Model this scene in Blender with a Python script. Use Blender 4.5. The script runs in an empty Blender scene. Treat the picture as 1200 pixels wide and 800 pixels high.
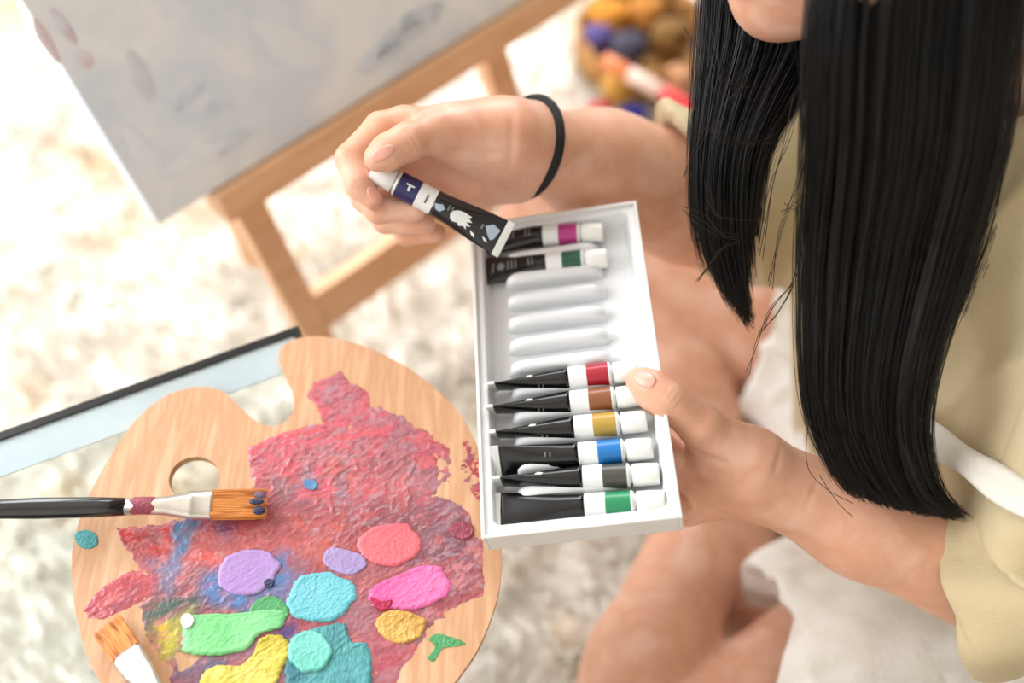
import bpy, math, random
import numpy as np
from mathutils import Vector, Matrix
from mathutils.bvhtree import BVHTree

random.seed(7)
rng = np.random.default_rng(7)
scene = bpy.context.scene
COL = scene.collection

# ------------------------------------------------------------------ camera
PITCH = math.radians(58.0)
CAM = np.array([0.0, 0.0, 0.95])
F = 1167.0                                     # focal length in pixels of the 1200 wide frame
cam_data = bpy.data.cameras.new('camera')
cam_data.sensor_width = 36.0
cam_data.lens = 36.0 * F / 1200.0
cam_data.clip_start = 0.01
cam_data.dof.use_dof = True
cam_data.dof.focus_distance = 0.585
cam_data.dof.aperture_fstop = 2.1
cam = bpy.data.objects.new('camera', cam_data)
cam.location = CAM
cam.rotation_euler = (math.pi / 2 - PITCH, 0, 0)
COL.objects.link(cam)
scene.camera = cam

# ------------------------------------------------------------------ light
world = bpy.data.worlds.new('daylight')
scene.world = world
world.use_nodes = True
bg = world.node_tree.nodes['Background']
bg.inputs['Color'].default_value = (0.96, 0.97, 1.0, 1)
bg.inputs['Strength'].default_value = 0.8


def area(name, loc, target, size, power, color):
    l = bpy.data.lights.new(name, 'AREA')
    l.shape = 'RECTANGLE'
    l.size, l.size_y = size
    l.energy = power
    l.color = color
    o = bpy.data.objects.new(name, l)
    o.location = loc
    o.rotation_euler = (Vector(target) - Vector(loc)).to_track_quat('-Z', 'Y').to_euler()
    COL.objects.link(o)
    return o


area('window_light_back', (-0.3, 2.48, 1.35), (-0.1, 0.6, 0.2), (2.0, 1.5), 74, (0.93, 0.965, 1.0))
area('window_light_left', (-1.88, 0.75, 1.35), (0.0, 0.5, 0.2), (1.9, 1.5), 45, (0.93, 0.965, 1.0))
scene.view_settings.view_transform = 'Standard'
scene.view_settings.look = 'None'
scene.view_settings.exposure = 0.33
scene.view_settings.gamma = 1.0
scene.view_settings.use_curve_mapping = False

# ------------------------------------------------------------------ helpers
FWD = np.array([0, math.cos(PITCH), -math.sin(PITCH)])
UP = np.array([0, math.sin(PITCH), math.cos(PITCH)])
RIGHT = np.array([1.0, 0, 0])


def ray(px, py):
    return FWD + RIGHT * ((px - 600) / F) + UP * ((400 - py) / F)


def P(px, py, d):
    return CAM + ray(px, py) * d


def Z(px, py, z):
    r = ray(px, py)
    return CAM + r * ((z - CAM[2]) / r[2])


def lin(c):
    c = np.asarray(c, float) / 255.0
    v = np.where(c <= 0.04045, c / 12.92, ((c + 0.055) / 1.055) ** 2.4)
    return (float(v[0]), float(v[1]), float(v[2]), 1.0)


def norm(v):
    v = np.asarray(v, float)
    return v / np.linalg.norm(v)


def smooth_closed(pts, n):
    pts = np.asarray(pts, float)
    m = len(pts)
    out = []
    for i in range(n):
        t = i * m / n
        k = int(t)
        f = t - k
        p0, p1, p2, p3 = (pts[(k + j - 1) % m] for j in range(4))
        out.append(0.5 * (2 * p1 + (p2 - p0) * f + (2 * p0 - 5 * p1 + 4 * p2 - p3) * f * f + (3 * p1 - p0 - 3 * p2 + p3) * f ** 3))
    return np.array(out)


def smooth_open(pts, n):
    pts = np.asarray(pts, float)
    m = len(pts)
    q = np.vstack([2 * pts[0] - pts[1], pts, 2 * pts[-1] - pts[-2]])
    out = []
    for i in range(n):
        t = i * (m - 1) / (n - 1)
        k = min(int(t), m - 2)
        f = t - k
        p0, p1, p2, p3 = q[k:k + 4]
        out.append(0.5 * (2 * p1 + (p2 - p0) * f + (2 * p0 - 5 * p1 + 4 * p2 - p3) * f * f + (3 * p1 - p0 - 3 * p2 + p3) * f ** 3))
    return np.array(out)


_lat = np.random.default_rng(3).random((32, 32, 32))


def vnoise(p, freq):
    p = np.asarray(p, float) * freq
    i = np.floor(p).astype(int)
    f = p - i
    f = f * f * (3 - 2 * f)
    r = 0
    for dx in (0, 1):
        for dy in (0, 1):
            for dz in (0, 1):
                w = (f[:, 0] if dx else 1 - f[:, 0]) * (f[:, 1] if dy else 1 - f[:, 1]) * (f[:, 2] if dz else 1 - f[:, 2])
                r = r + w * _lat[(i[:, 0] + dx) % 32, (i[:, 1] + dy) % 32, (i[:, 2] + dz) % 32]
    return r * 2 - 1


# ---- materials
def mat(name, color, rough=0.6, var=None, scale=20.0, bump=0.0, bump_scale=80.0, sss=0.0, metal=0.0,
        coat=0.0, stretch=(1, 1, 1), detail=4.0, contrast=(0.35, 0.65), spec=0.5, sheen=0.0, bump_stretch=None, bump_dist=0.002):
    m = bpy.data.materials.new(name)
    m.use_nodes = True
    nt = m.node_tree
    b = nt.nodes['Principled BSDF']
    b.inputs['Base Color'].default_value = lin(color)
    b.inputs['Roughness'].default_value = rough
    b.inputs['Metallic'].default_value = metal
    b.inputs['Specular IOR Level'].default_value = spec
    if coat:
        b.inputs['Coat Weight'].default_value = coat
    if sheen:
        b.inputs['Sheen Weight'].default_value = sheen
    if sss:
        b.inputs['Subsurface Weight'].default_value = sss
        b.inputs['Subsurface Radius'].default_value = (0.012, 0.004, 0.002)
        b.inputs['Subsurface Scale'].default_value = 0.5
    tc = nt.nodes.new('ShaderNodeTexCoord')
    if var is not None:
        mp = nt.nodes.new('ShaderNodeMapping')
        mp.inputs['Scale'].default_value = stretch
        nt.links.new(tc.outputs['Object'], mp.inputs['Vector'])
        n = nt.nodes.new('ShaderNodeTexNoise')
        n.inputs['Scale'].default_value = scale
        n.inputs['Detail'].default_value = detail
        nt.links.new(mp.outputs['Vector'], n.inputs['Vector'])
        cr = nt.nodes.new('ShaderNodeValToRGB')
        cr.color_ramp.elements[0].position = contrast[0]
        cr.color_ramp.elements[1].position = contrast[1]
        cols = [color] + list(var)
        cr.color_ramp.elements[0].color = lin(cols[0])
        cr.color_ramp.elements[1].color = lin(cols[-1])
        for k, c in enumerate(cols[1:-1]):
            e = cr.color_ramp.elements.new(contrast[0] + (contrast[1] - contrast[0]) * (k + 1) / (len(cols) - 1))
            e.color = lin(c)
        nt.links.new(n.outputs['Fac'], cr.inputs['Fac'])
        nt.links.new(cr.outputs['Color'], b.inputs['Base Color'])
    if bump:
        mp2 = nt.nodes.new('ShaderNodeMapping')
        mp2.inputs['Scale'].default_value = bump_stretch or stretch
        nt.links.new(tc.outputs['Object'], mp2.inputs['Vector'])
        n2 = nt.nodes.new('ShaderNodeTexNoise')
        n2.inputs['Scale'].default_value = bump_scale
        n2.inputs['Detail'].default_value = 3.0
        nt.links.new(mp2.outputs['Vector'], n2.inputs['Vector'])
        bp = nt.nodes.new('ShaderNodeBump')
        bp.inputs['Strength'].default_value = bump
        bp.inputs['Distance'].default_value = bump_dist
        nt.links.new(n2.outputs['Fac'], bp.inputs['Height'])
        nt.links.new(bp.outputs['Normal'], b.inputs['Normal'])
    return m


# ---- objects
def root(name, label=None, cat=None, loc=(0, 0, 0), group=None, matrix=None):
    o = bpy.data.objects.new(name, None)
    o.empty_display_size = 0.02
    COL.objects.link(o)
    if matrix is not None:
        o.matrix_world = matrix
    else:
        o.location = loc
    tag(o, label, cat, group)
    return o


def tag(o, label=None, cat=None, group=None, kind=None):
    for k, v in (('label', label), ('category', cat), ('group', group), ('kind', kind)):
        if v:
            o[k] = v
    return o


def total_loc(o):
    l = Vector((0, 0, 0))
    while o is not None:
        l += o.location
        o = o.parent
    return np.array(l)


def mesh(name, v, f, m, parent=None, smooth=True, local=False, label=None):
    """links ONE mesh object; v in world coordinates unless local"""
    v = np.asarray(v, float)
    if parent is not None and not local:
        v = v - total_loc(parent)
    me = bpy.data.meshes.new(name)
    if isinstance(f, np.ndarray) and f.ndim == 2:
        nf, k = f.shape
        me.vertices.add(len(v))
        me.vertices.foreach_set('co', v.astype(np.float32).ravel())
        me.loops.add(nf * k)
        me.loops.foreach_set('vertex_index', f.astype(np.int32).ravel())
        me.polygons.add(nf)
        me.polygons.foreach_set('loop_start', np.arange(0, nf * k, k, dtype=np.int32))
        me.update(calc_edges=True)
    else:
        me.from_pydata([tuple(x) for x in v], [], [tuple(int(i) for i in q) for q in f])
    if smooth:
        me.polygons.foreach_set('use_smooth', np.ones(len(me.polygons), bool))
    me.materials.append(m)
    me.update()
    o = bpy.data.objects.new(name, me)
    COL.objects.link(o)
    if parent is not None:
        o.parent = parent
    if label:
        o['label'] = label
    return o


def merge(parts):
    V, Fc, n = [], [], 0
    for v, f in parts:
        V.append(np.asarray(v, float))
        Fc += [tuple(i + n for i in q) for q in f]
        n += len(v)
    return np.vstack(V), Fc


def grid_faces(nr, nc, close_c=True, flip=False):
    f = []
    for i in range(nr - 1):
        for j in range(nc if close_c else nc - 1):
            a, b = i * nc + j, i * nc + (j + 1) % nc
            q = (a, b, b + nc, a + nc)
            f.append(q[::-1] if flip else q)
    return f


def lathe(profile, n=24, axis=0, cap=True):
    """profile [(x, r)] turned about the local x axis"""
    v = []
    for x, r in profile:
        for k in range(n):
            a = 2 * math.pi * k / n
            v.append((x, r * math.cos(a), r * math.sin(a)))
    f = grid_faces(len(profile), n)
    if cap:
        f.append(tuple(range(n))[::-1])
        f.append(tuple(range((len(profile) - 1) * n, len(profile) * n)))
    return np.array(v), [q[::-1] for q in f]


def box(c, ax, ay, az):
    """box of centre c and half axis vectors"""
    c, ax, ay, az = (np.asarray(q, float) for q in (c, ax, ay, az))
    v = [c + i * ax + j * ay + k * az for k in (-1, 1) for j in (-1, 1) for i in (-1, 1)]
    f = [(0, 2, 3, 1), (4, 5, 7, 6), (0, 1, 5, 4), (2, 6, 7, 3), (0, 4, 6, 2), (1, 3, 7, 5)]
    return np.array(v), f


def bevel(o, w=0.001, seg=2):
    md = o.modifiers.new('bevel', 'BEVEL')
    md.width = w
    md.segments = seg
    md.limit_method = 'ANGLE'
    return o


def bar(name, a, b, w, t, side, m, parent, bev=0.002):
    """a plank from a to b, w wide along side, t thick"""
    a, b = np.asarray(a, float), np.asarray(b, float)
    d = norm(b - a)
    s = norm(np.asarray(side) - d * np.dot(side, d))
    n = np.cross(d, s)
    v, f = box((a + b) / 2, (b - a) / 2, s * w / 2, n * t / 2)
    return bevel(mesh(name, v, f, m, parent, smooth=False), bev)


def tube(path, r, n=8, cap=True):
    path = np.asarray(path, float)
    m = len(path)
    r = np.broadcast_to(r, (m,))
    v = []
    ref = np.array([0.3, 0.5, 0.8])
    for i in range(m):
        d = norm(path[min(i + 1, m - 1)] - path[max(i - 1, 0)])
        a = norm(np.cross(d, ref))
        b = np.cross(d, a)
        for k in range(n):
            t = 2 * math.pi * k / n
            v.append(path[i] + r[i] * (a * math.cos(t) + b * math.sin(t)))
    f = grid_faces(m, n)
    if cap:
        f += [tuple(range(n))[::-1], tuple(range((m - 1) * n, m * n))]
    return np.array(v), f


# ---- signed distance modelling: soft unions of tapered limbs, meshed by surface nets
class Field:
    def __init__(self, lo, hi, h):
        self.lo, self.h = np.asarray(lo, float), h
        self.n = np.ceil((np.asarray(hi) - self.lo) / h).astype(int) + 1
        self.D = np.full(self.n, 0.05, np.float32)

    def window(self, lo, hi):
        a = np.clip(np.floor((lo - self.lo) / self.h).astype(int), 0, self.n)
        b = np.clip(np.ceil((hi - self.lo) / self.h).astype(int) + 1, 0, self.n)
        if np.any(b <= a):
            return None, None
        ax = [self.lo[k] + self.h * np.arange(a[k], b[k]) for k in range(3)]
        g = np.stack(np.meshgrid(*ax, indexing='ij'), -1)
        return tuple(slice(a[k], b[k]) for k in range(3)), g

    @staticmethod
    def dist(g, pr):
        if pr[0] == 'cap':
            _, a, b, r1, r2, fl = pr
            q = g - a
            ab = b - a
            if fl is not None:
                n, s = fl
                n = norm(n)
                q = q + (q @ n)[..., None] * n * (s - 1)
                ab = ab + (ab @ n) * n * (s - 1)
            t = np.clip((q @ ab) / max(ab @ ab, 1e-12), 0, 1)
            d = np.sqrt(((q - t[..., None] * ab) ** 2).sum(-1)) - (r1 + (r2 - r1) * t)
            return d
        _, c, B, r = pr                                # ellipsoid, B rows are axes
        q = (g - c) @ B.T
        k0 = np.sqrt(((q / r) ** 2).sum(-1))
        k1 = np.sqrt(((q / (r * r)) ** 2).sum(-1)) + 1e-9
        return k0 * (k0 - 1) / k1

    @staticmethod
    def bounds(pr):
        if pr[0] == 'cap':
            _, a, b, r1, r2, fl = pr
            r = max(r1, r2) / (fl[1] if fl is not None and fl[1] < 1 else 1)
            return np.minimum(a, b) - r, np.maximum(a, b) + r
        return pr[1] - pr[3].max(), pr[1] + pr[3].max()

    def add(self, prims, k=0.005, kin=None):
        """union of a group of prims (blended by kin) into the field (blended by k)"""
        kin = k if kin is None else kin
        bb = [self.bounds(p) for p in prims]
        m = max(k, kin) + 4 * self.h
        s, g = self.window(np.min([b[0] for b in bb], 0) - m, np.max([b[1] for b in bb], 0) + m)
        if s is None:
            return
        d = None
        for p in prims:
            e = self.dist(g, p).astype(np.float32)
            d = e if d is None else smin(d, e, kin)
        self.D[s] = smin(self.D[s], d, k)

    def cut(self, prims, k=0.003):
        for p in prims:
            b = self.bounds(p)
            s, g = self.window(b[0] - k - 4 * self.h, b[1] + k + 4 * self.h)
            if s is None:
                continue
            d = self.dist(g, p).astype(np.float32)
            self.D[s] = -smin(-self.D[s], d, k)

    def halfspace(self, point, normal, lo=None, hi=None):
        """removes the side the normal points to (inside the window)"""
        lo = self.lo if lo is None else lo
        hi = self.lo + self.h * self.n if hi is None else hi
        s, g = self.window(np.asarray(lo), np.asarray(hi))
        d = ((g - point) @ norm(normal)).astype(np.float32)
        self.D[s] = np.maximum(self.D[s], d)

    def mesh(self):
        D = self.D
        D[0], D[-1] = 0.05, 0.05
        D[:, 0], D[:, -1] = 0.05, 0.05
        D[:, :, 0], D[:, :, -1] = 0.05, 0.05
        ins = D < 0
        n = np.array(D.shape)
        c = np.zeros(n - 1, np.int8)
        for o in np.ndindex(2, 2, 2):
            c += ins[o[0]:n[0] - 1 + o[0], o[1]:n[1] - 1 + o[1], o[2]:n[2] - 1 + o[2]]
        act = (c > 0) & (c < 8)
        idx = np.full(n - 1, -1, np.int64)
        cells = np.argwhere(act)
        idx[act] = np.arange(len(cells))
        corner = {o: D[cells[:, 0] + o[0], cells[:, 1] + o[1], cells[:, 2] + o[2]] for o in np.ndindex(2, 2, 2)}
        acc = np.zeros((len(cells), 3))
        cnt = np.zeros(len(cells))
        for o in np.ndindex(2, 2, 2):
            for ax in range(3):
                if o[ax]:
                    continue
                p = list(o)
                p[ax] = 1
                a, b = corner[o], corner[tuple(p)]
                x = (a < 0) != (b < 0)
                t = np.where(x, a / np.where(x, a - b, 1), 0)
                q = np.tile(np.array(o, float), (len(cells), 1))
                q[:, ax] = t
                acc += q * x[:, None]
                cnt += x
        v = self.lo + self.h * (cells + acc / cnt[:, None])
        faces = []
        for ax in range(3):
            o1, o2 = [(1, 2), (2, 0), (0, 1)][ax]
            sl0 = [slice(None)] * 3
            sl1 = [slice(None)] * 3
            sl0[ax], sl1[ax] = slice(0, -1), slice(1, None)
            x = ins[tuple(sl0)] != ins[tuple(sl1)]
            e = np.argwhere(x)
            e = e[(e[:, o1] > 0) & (e[:, o2] > 0)]
            neg = ins[e[:, 0], e[:, 1], e[:, 2]]
            quad = []
            for d1, d2 in ((1, 1), (0, 1), (0, 0), (1, 0)):
                q = e.copy()
                q[:, o1] -= d1
                q[:, o2] -= d2
                quad.append(idx[q[:, 0], q[:, 1], q[:, 2]])
            quad = np.stack(quad, 1)
            quad[~neg] = quad[~neg][:, ::-1]
            faces.append(quad)
        fc = np.vstack(faces)
        return v, fc[(fc >= 0).all(1)]


def smin(a, b, k):
    if k <= 0:
        return np.minimum(a, b)
    h = np.maximum(k - np.abs(a - b), 0) / k
    return np.minimum(a, b) - h * h * (k * 0.25)


def cap(a, b, r1, r2=None, flat=None):
    return ('cap', np.asarray(a, float), np.asarray(b, float), r1, r1 if r2 is None else r2, flat)


def ell(c, r, B=None):
    return ('ell', np.asarray(c, float), np.eye(3) if B is None else np.asarray(B, float), np.asarray(r, float))


def chain(pts, rad):
    return [cap(pts[i], pts[i + 1], rad[i], rad[i + 1]) for i in range(len(pts) - 1)]


def relax(v, f, it=2, w=0.5):
    """Laplacian smoothing of a quad mesh"""
    e = np.vstack([f[:, [0, 1]], f[:, [1, 2]], f[:, [2, 3]], f[:, [3, 0]]])
    e = np.vstack([e, e[:, ::-1]])
    cnt = np.bincount(e[:, 0], minlength=len(v))[:, None].clip(1)
    for _ in range(it):
        s = np.stack([np.bincount(e[:, 0], weights=v[e[:, 1], k], minlength=len(v)) for k in range(3)], 1)
        v = v * (1 - w) + s / cnt * w
    return v


def vnormals(v, f):
    n = np.cross(v[f[:, 2]] - v[f[:, 0]], v[f[:, 3]] - v[f[:, 1]])
    o = np.zeros_like(v)
    for k in range(4):
        for c in range(3):
            o[:, c] += np.bincount(f[:, k], weights=n[:, c], minlength=len(v))
    return o / (np.linalg.norm(o, axis=1)[:, None] + 1e-12)


# ------------------------------------------------------------------ materials
M = {}
M['skin'] = mat('skin', (230, 178, 150), 0.42, var=[(220, 164, 136), (234, 188, 164)], scale=28, bump=0.12, bump_scale=420, sss=0.08, spec=0.4, bump_dist=0.001)
M['nail'] = mat('nail', (228, 166, 148), 0.28, spec=0.5)
M['hair'] = mat('hair', (11, 9, 9), 0.36, var=[(24, 17, 14)], scale=30, spec=0.4)
M['linen'] = mat('linen', (205, 188, 150), 0.85, var=[(192, 174, 136)], scale=14, bump=0.35, bump_scale=700, sheen=0.15)
M['cotton'] = mat('cotton', (250, 247, 242), 0.9, var=[(242, 238, 230)], scale=40, bump=0.5, bump_scale=260, sheen=0.15)
M['tie'] = mat('tie', (232, 226, 214), 0.9, bump=0.4, bump_scale=600)
M['elastic'] = mat('elastic', (16, 17, 19), 0.75, bump=0.4, bump_scale=900)
M['board'] = mat('board', (226, 180, 142), 0.5, var=[(206, 156, 116), (232, 190, 154)], scale=26, stretch=(4.5, 0.55, 1), detail=6, bump=0.12, bump_scale=90, contrast=(0.3, 0.7))
M['easel_wood'] = mat('easel_wood', (230, 184, 144), 0.5, var=[(218, 168, 126)], scale=14, stretch=(1, 1, 6), bump=0.05)
M['rug'] = mat('rug', (238, 231, 219), 0.95, var=[(240, 235, 226), (216, 190, 152)], scale=9, contrast=(0.35, 0.75), sheen=0.2)  # tan mottling puts pile shadow and warm bounce into the base colour
M['floor'] = mat('floor', (176, 128, 92), 0.5, var=[(150, 104, 72)], scale=6, stretch=(1, 8, 1))
M['black_metal'] = mat('black_metal', (14, 15, 16), 0.35)
M['band'] = mat('band', (176, 192, 198), 0.25, var=[(192, 206, 210)], scale=12)
M['box_white'] = mat('box_white', (232, 232, 230), 0.55, var=[(226, 225, 220)], scale=60)
M['tray'] = mat('tray', (224, 226, 228), 0.35, spec=0.5)
M['tube_black'] = mat('tube_black', (13, 14, 17), 0.2, spec=0.55)
M['print_white'] = mat('print_white', (232, 234, 234), 0.35)
M['print_grey'] = mat('print_grey', (110, 112, 114), 0.4)
M['cap_white'] = mat('cap_white', (240, 240, 236), 0.4)
M['crimp'] = mat('crimp', (222, 224, 222), 0.3, metal=0.25)
M['handle_black'] = mat('handle_black', (18, 20, 23), 0.22, spec=0.6, coat=0.4)
M['ferrule'] = mat('ferrule', (226, 222, 214), 0.3, metal=0.85, var=[(206, 200, 190)], scale=60, bump=0.05)
M['bristle'] = mat('bristle', (214, 128, 52), 0.5, var=[(236, 158, 82), (176, 92, 34)], scale=500, stretch=(0.03, 1, 1))

# ------------------------------------------------------------------ floor, rug
RX0, RX1, RY0, RY1, RZ = -2.0, 1.7, -1.3, 2.6, 2.5
M['wall'] = mat('wall', (236, 232, 224), 0.9, var=[(230, 226, 218)], scale=3)
M['wall_taupe'] = mat('wall_taupe', (112, 104, 98), 0.9, var=[(106, 98, 92)], scale=3)
M['window_frame'] = mat('window_frame', (240, 240, 238), 0.5)


def slab(x0, x1, y0, y1, z0, z1):
    return box(((x0 + x1) / 2, (y0 + y1) / 2, (z0 + z1) / 2), ((x1 - x0) / 2, 0, 0), (0, (y1 - y0) / 2, 0), (0, 0, (z1 - z0) / 2))


def struct(name, parts, m):
    v, f = merge(parts)
    return tag(mesh(name, v, f, m, smooth=False), kind='structure')


struct('floor', [slab(RX0, RX1, RY0, RY1, -0.10, -0.05)], M['floor'])
struct('ceiling', [slab(RX0, RX1, RY0, RY1, RZ, RZ + 0.05)], M['wall'])
struct('wall_right', [slab(RX1, RX1 + 0.08, RY0, RY1, -0.1, RZ)], M['wall_taupe'])
struct('wall_front', [slab(RX0, RX1, RY0 - 0.08, RY0, -0.1, RZ)], M['wall'])
WZ0, WZ1 = 0.55, 2.15
struct('wall_back', [slab(RX0, -1.35, RY1, RY1 + 0.08, -0.1, RZ), slab(0.75, RX1, RY1, RY1 + 0.08, -0.1, RZ),
                     slab(-1.35, 0.75, RY1, RY1 + 0.08, -0.1, WZ0), slab(-1.35, 0.75, RY1, RY1 + 0.08, WZ1, RZ)], M['wall'])
struct('wall_left', [slab(RX0 - 0.08, RX0, RY0, -0.25, -0.1, RZ), slab(RX0 - 0.08, RX0, 1.75, RY1, -0.1, RZ),
                     slab(RX0 - 0.08, RX0, -0.25, 1.75, -0.1, WZ0), slab(RX0 - 0.08, RX0, -0.25, 1.75, WZ1, RZ)], M['wall'])
struct('window_1', [slab(-1.35, 0.75, RY1 + 0.02, RY1 + 0.06, z, z + 0.05) for z in (WZ0, WZ1 - 0.05)] +
       [slab(x, x + 0.05, RY1 + 0.02, RY1 + 0.06, WZ0, WZ1) for x in (-1.35, -0.325, 0.70)], M['window_frame'])
struct('window_2', [slab(RX0 - 0.06, RX0 - 0.02, -0.25, 1.75, z, z + 0.05) for z in (WZ0, WZ1 - 0.05)] +
       [slab(RX0 - 0.06, RX0 - 0.02, y, y + 0.05, WZ0, WZ1) for y in (-0.25, 0.725, 1.70)], M['window_frame'])

rug = root('rug', 'cream white long-pile fluffy rug under the easel and the seated person', 'rug', (0, 0.7, 0))
gx, gy = np.meshgrid(np.linspace(-1.5, 1.6, 250), np.linspace(-0.6, 2.1, 220))
pts = np.stack([gx.ravel(), gy.ravel(), np.zeros(gx.size)], 1)
hz = 0.010 * vnoise(pts + 5, 22) + 0.008 * vnoise(pts, 48) - 0.02
pts[:, 2] = hz
fr = np.array([(a, a + 1, a + 251, a + 250) for i in range(219) for a in range(i * 250, i * 250 + 249)])
mesh('rug_base', pts, fr, M['rug'], rug)
N = 60000
bx = np.stack([rng.uniform(-1.3, 1.3, N), rng.uniform(-0.25, 1.75, N), np.zeros(N)], 1)
bx[:, 2] = 0.010 * vnoise(bx + 5, 22) + 0.008 * vnoise(bx * [1, 1, 0], 48) - 0.024
lean = np.stack([vnoise(bx + 9, 14), vnoise(bx + 17, 14), np.zeros(N)], 1) * 0.022 + rng.normal(0, 0.006, (N, 3)) * [1, 1, 0]
ln = rng.uniform(0.018, 0.032, N)
ang = rng.uniform(0, math.pi, N)
w = np.stack([np.cos(ang), np.sin(ang), np.zeros(N)], 1) * rng.uniform(0.0022, 0.004, N)[:, None]
mid = bx + lean * 0.35 + np.stack([np.zeros(N), np.zeros(N), ln * 0.62], 1)
tip = bx + lean + np.stack([np.zeros(N), np.zeros(N), ln], 1)
V = np.stack([bx - w, bx + w, mid + w * 0.8, mid - w * 0.8, tip + w * 0.25, tip - w * 0.25], 1).reshape(-1, 3)
b6 = np.arange(N)[:, None] * 6
fq = np.vstack([b6 + [0, 1, 2, 3], b6 + [3, 2, 4, 5]])
tag(mesh('rug_pile', V, fq, M['rug'], rug), kind='stuff')

# ------------------------------------------------------------------ glass topped table
ZT = 0.375                                     # table top height
tc = Z(350, 383, ZT)                           # visible corner
e1 = norm((Z(0, 508, ZT) - tc) * [1, 1, 0])    # along the visible edge, to the left
e2 = np.array([-e1[1], e1[0], 0])
if np.dot(e2, Z(560, 800, ZT) - tc) < 0:
    e2 = -e2
LA, LB = 0.62, 0.46
table = root('side_table', 'low glass-topped table with a thin black rim under the palette', 'table', tuple((tc + e1 * LA / 2 + e2 * LB / 2) * [1, 1, 0]))


def frame_quads(w0, w1, z0, z1):
    """rectangular ring between insets w0 and w1"""
    out = []
    def c(i, w, z):
        s, t = [(w, w), (LA - w, w), (LA - w, LB - w), (w, LB - w)][i]
        return tc * [1, 1, 0] + e1 * s + e2 * t + np.array([0, 0, z])
    for i in range(4):
        j = (i + 1) % 4
        vv = [c(i, w0, z0), c(j, w0, z0), c(j, w1, z0), c(i, w1, z0), c(i, w0, z1), c(j, w0, z1), c(j, w1, z1), c(i, w1, z1)]
        ff = [(0, 1, 2, 3), (7, 6, 5, 4), (0, 4, 5, 1), (1, 5, 6, 2), (2, 6, 7, 3), (3, 7, 4, 0)]
        out.append((np.array(vv), ff))
    return merge(out)


v, f = frame_quads(0, 0.0055, ZT - 0.022, ZT + 0.002)
mesh('rim', v, f, M['black_metal'], table, smooth=False, label='thin black metal rim')
for t in (0.0055, LB - 0.031):
    v, f = box(tc * [1, 1, 0] + e1 * LA / 2 + e2 * (t + 0.01275) + np.array([0, 0, ZT - 0.0004]), e1 * (LA / 2 - 0.0055), e2 * 0.01275, (0, 0, 0.0004))
    mesh('glass_border', v, f, M['band'], table, smooth=False, label='pale blue grey frosted glass border')
gm = bpy.data.materials.new('clear_glass')
gm.use_nodes = True
nt = gm.node_tree
for n in list(nt.nodes):
    nt.nodes.remove(n)
out = nt.nodes.new('ShaderNodeOutputMaterial')
mix = nt.nodes.new('ShaderNodeMixShader')
tr = nt.nodes.new('ShaderNodeBsdfTransparent')
tr.inputs['Color'].default_value = (0.93, 0.965, 0.96, 1)
gl = nt.nodes.new('ShaderNodeBsdfGlossy')
gl.inputs['Roughness'].default_value = 0.03
fr_ = nt.nodes.new('ShaderNodeFresnel')
fr_.inputs['IOR'].default_value = 1.6
nt.links.new(fr_.outputs['Fac'], mix.inputs['Fac'])
nt.links.new(tr.outputs['BSDF'], mix.inputs[1])
nt.links.new(gl.outputs['BSDF'], mix.inputs[2])
nt.links.new(mix.outputs['Shader'], out.inputs['Surface'])
c0 = tc * [1, 1, 0] + e1 * LA / 2 + e2 * LB / 2 + np.array([0, 0, ZT - 0.004])
v, f = box(c0, e1 * (LA / 2 - 0.007), e2 * (LB / 2 - 0.007), (0, 0, 0.003))
mesh('glass_pane', v, f, gm, table, smooth=False)
for s in (0.05, LA - 0.05):
    for t in (0.12, LB - 0.12):
        b = tc * [1, 1, 0] + e1 * s + e2 * t
        v, f = box(b + np.array([0, 0, (ZT - 0.010) / 2]), e1 * 0.009, e2 * 0.009, (0, 0, (ZT - 0.010) / 2))
        mesh('leg', v, f, M['black_metal'], table, smooth=False)

# ------------------------------------------------------------------ palette with paint
PT = 0.006
ZP = ZT + PT + 0.0005
outline = [(104, 580), (131, 531), (160, 491), (190, 466), (215, 456), (240, 453), (262, 459), (278, 473), (292, 487),
           (305, 496), (320, 499), (335, 493), (344, 480), (343, 461), (335, 441), (327, 425), (328, 410), (338, 400),
           (355, 395), (378, 394), (410, 400), (445, 413), (480, 432), (510, 455), (535, 480), (556, 515), (574, 565),
           (585, 615), (588, 652), (585, 690), (575, 725), (560, 760), (540, 790), (508, 830), (460, 868), (390, 895),
           (310, 898), (235, 880), (180, 855), (140, 825), (111, 789), (95, 745), (86, 700), (84, 650), (92, 612)]
ow = smooth_closed([Z(x, y, ZP) for x, y in outline], 180)
hole = np.array([Z(228 + 30 * math.cos(a) - 2 * math.sin(a), 561 + 26 * math.sin(a), ZP) for a in np.linspace(0, 2 * math.pi, 48, endpoint=False)])
palette = root('palette', 'kidney-shaped wooden painter\'s palette smeared with red and dabs of bright paint', 'palette',
               tuple(np.append(ow.mean(0)[:2], ZT)))
import bmesh
bm = bmesh.new()
loops = []
for lp in (ow, hole):
    vs = [bm.verts.new(Vector(p - total_loc(palette))) for p in lp]
    loops.append([bm.edges.new((vs[i], vs[(i + 1) % len(vs)])) for i in range(len(vs))])
bmesh.ops.triangle_fill(bm, use_beauty=True, use_dissolve=False, edges=loops[0] + loops[1], normal=(0, 0, 1))
geo = bmesh.ops.extrude_face_region(bm, geom=bm.faces[:])
bmesh.ops.translate(bm, verts=[g for g in geo['geom'] if isinstance(g, bmesh.types.BMVert)], vec=(0, 0, -PT))
bmesh.ops.recalc_face_normals(bm, faces=bm.faces[:])
me = bpy.data.meshes.new('board')
bm.to_mesh(me)
bm.free()
me.materials.append(M['board'])
board = bpy.data.objects.new('board', me)
COL.objects.link(board)
board.parent = palette
bevel(board, 0.0012, 2)


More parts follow.
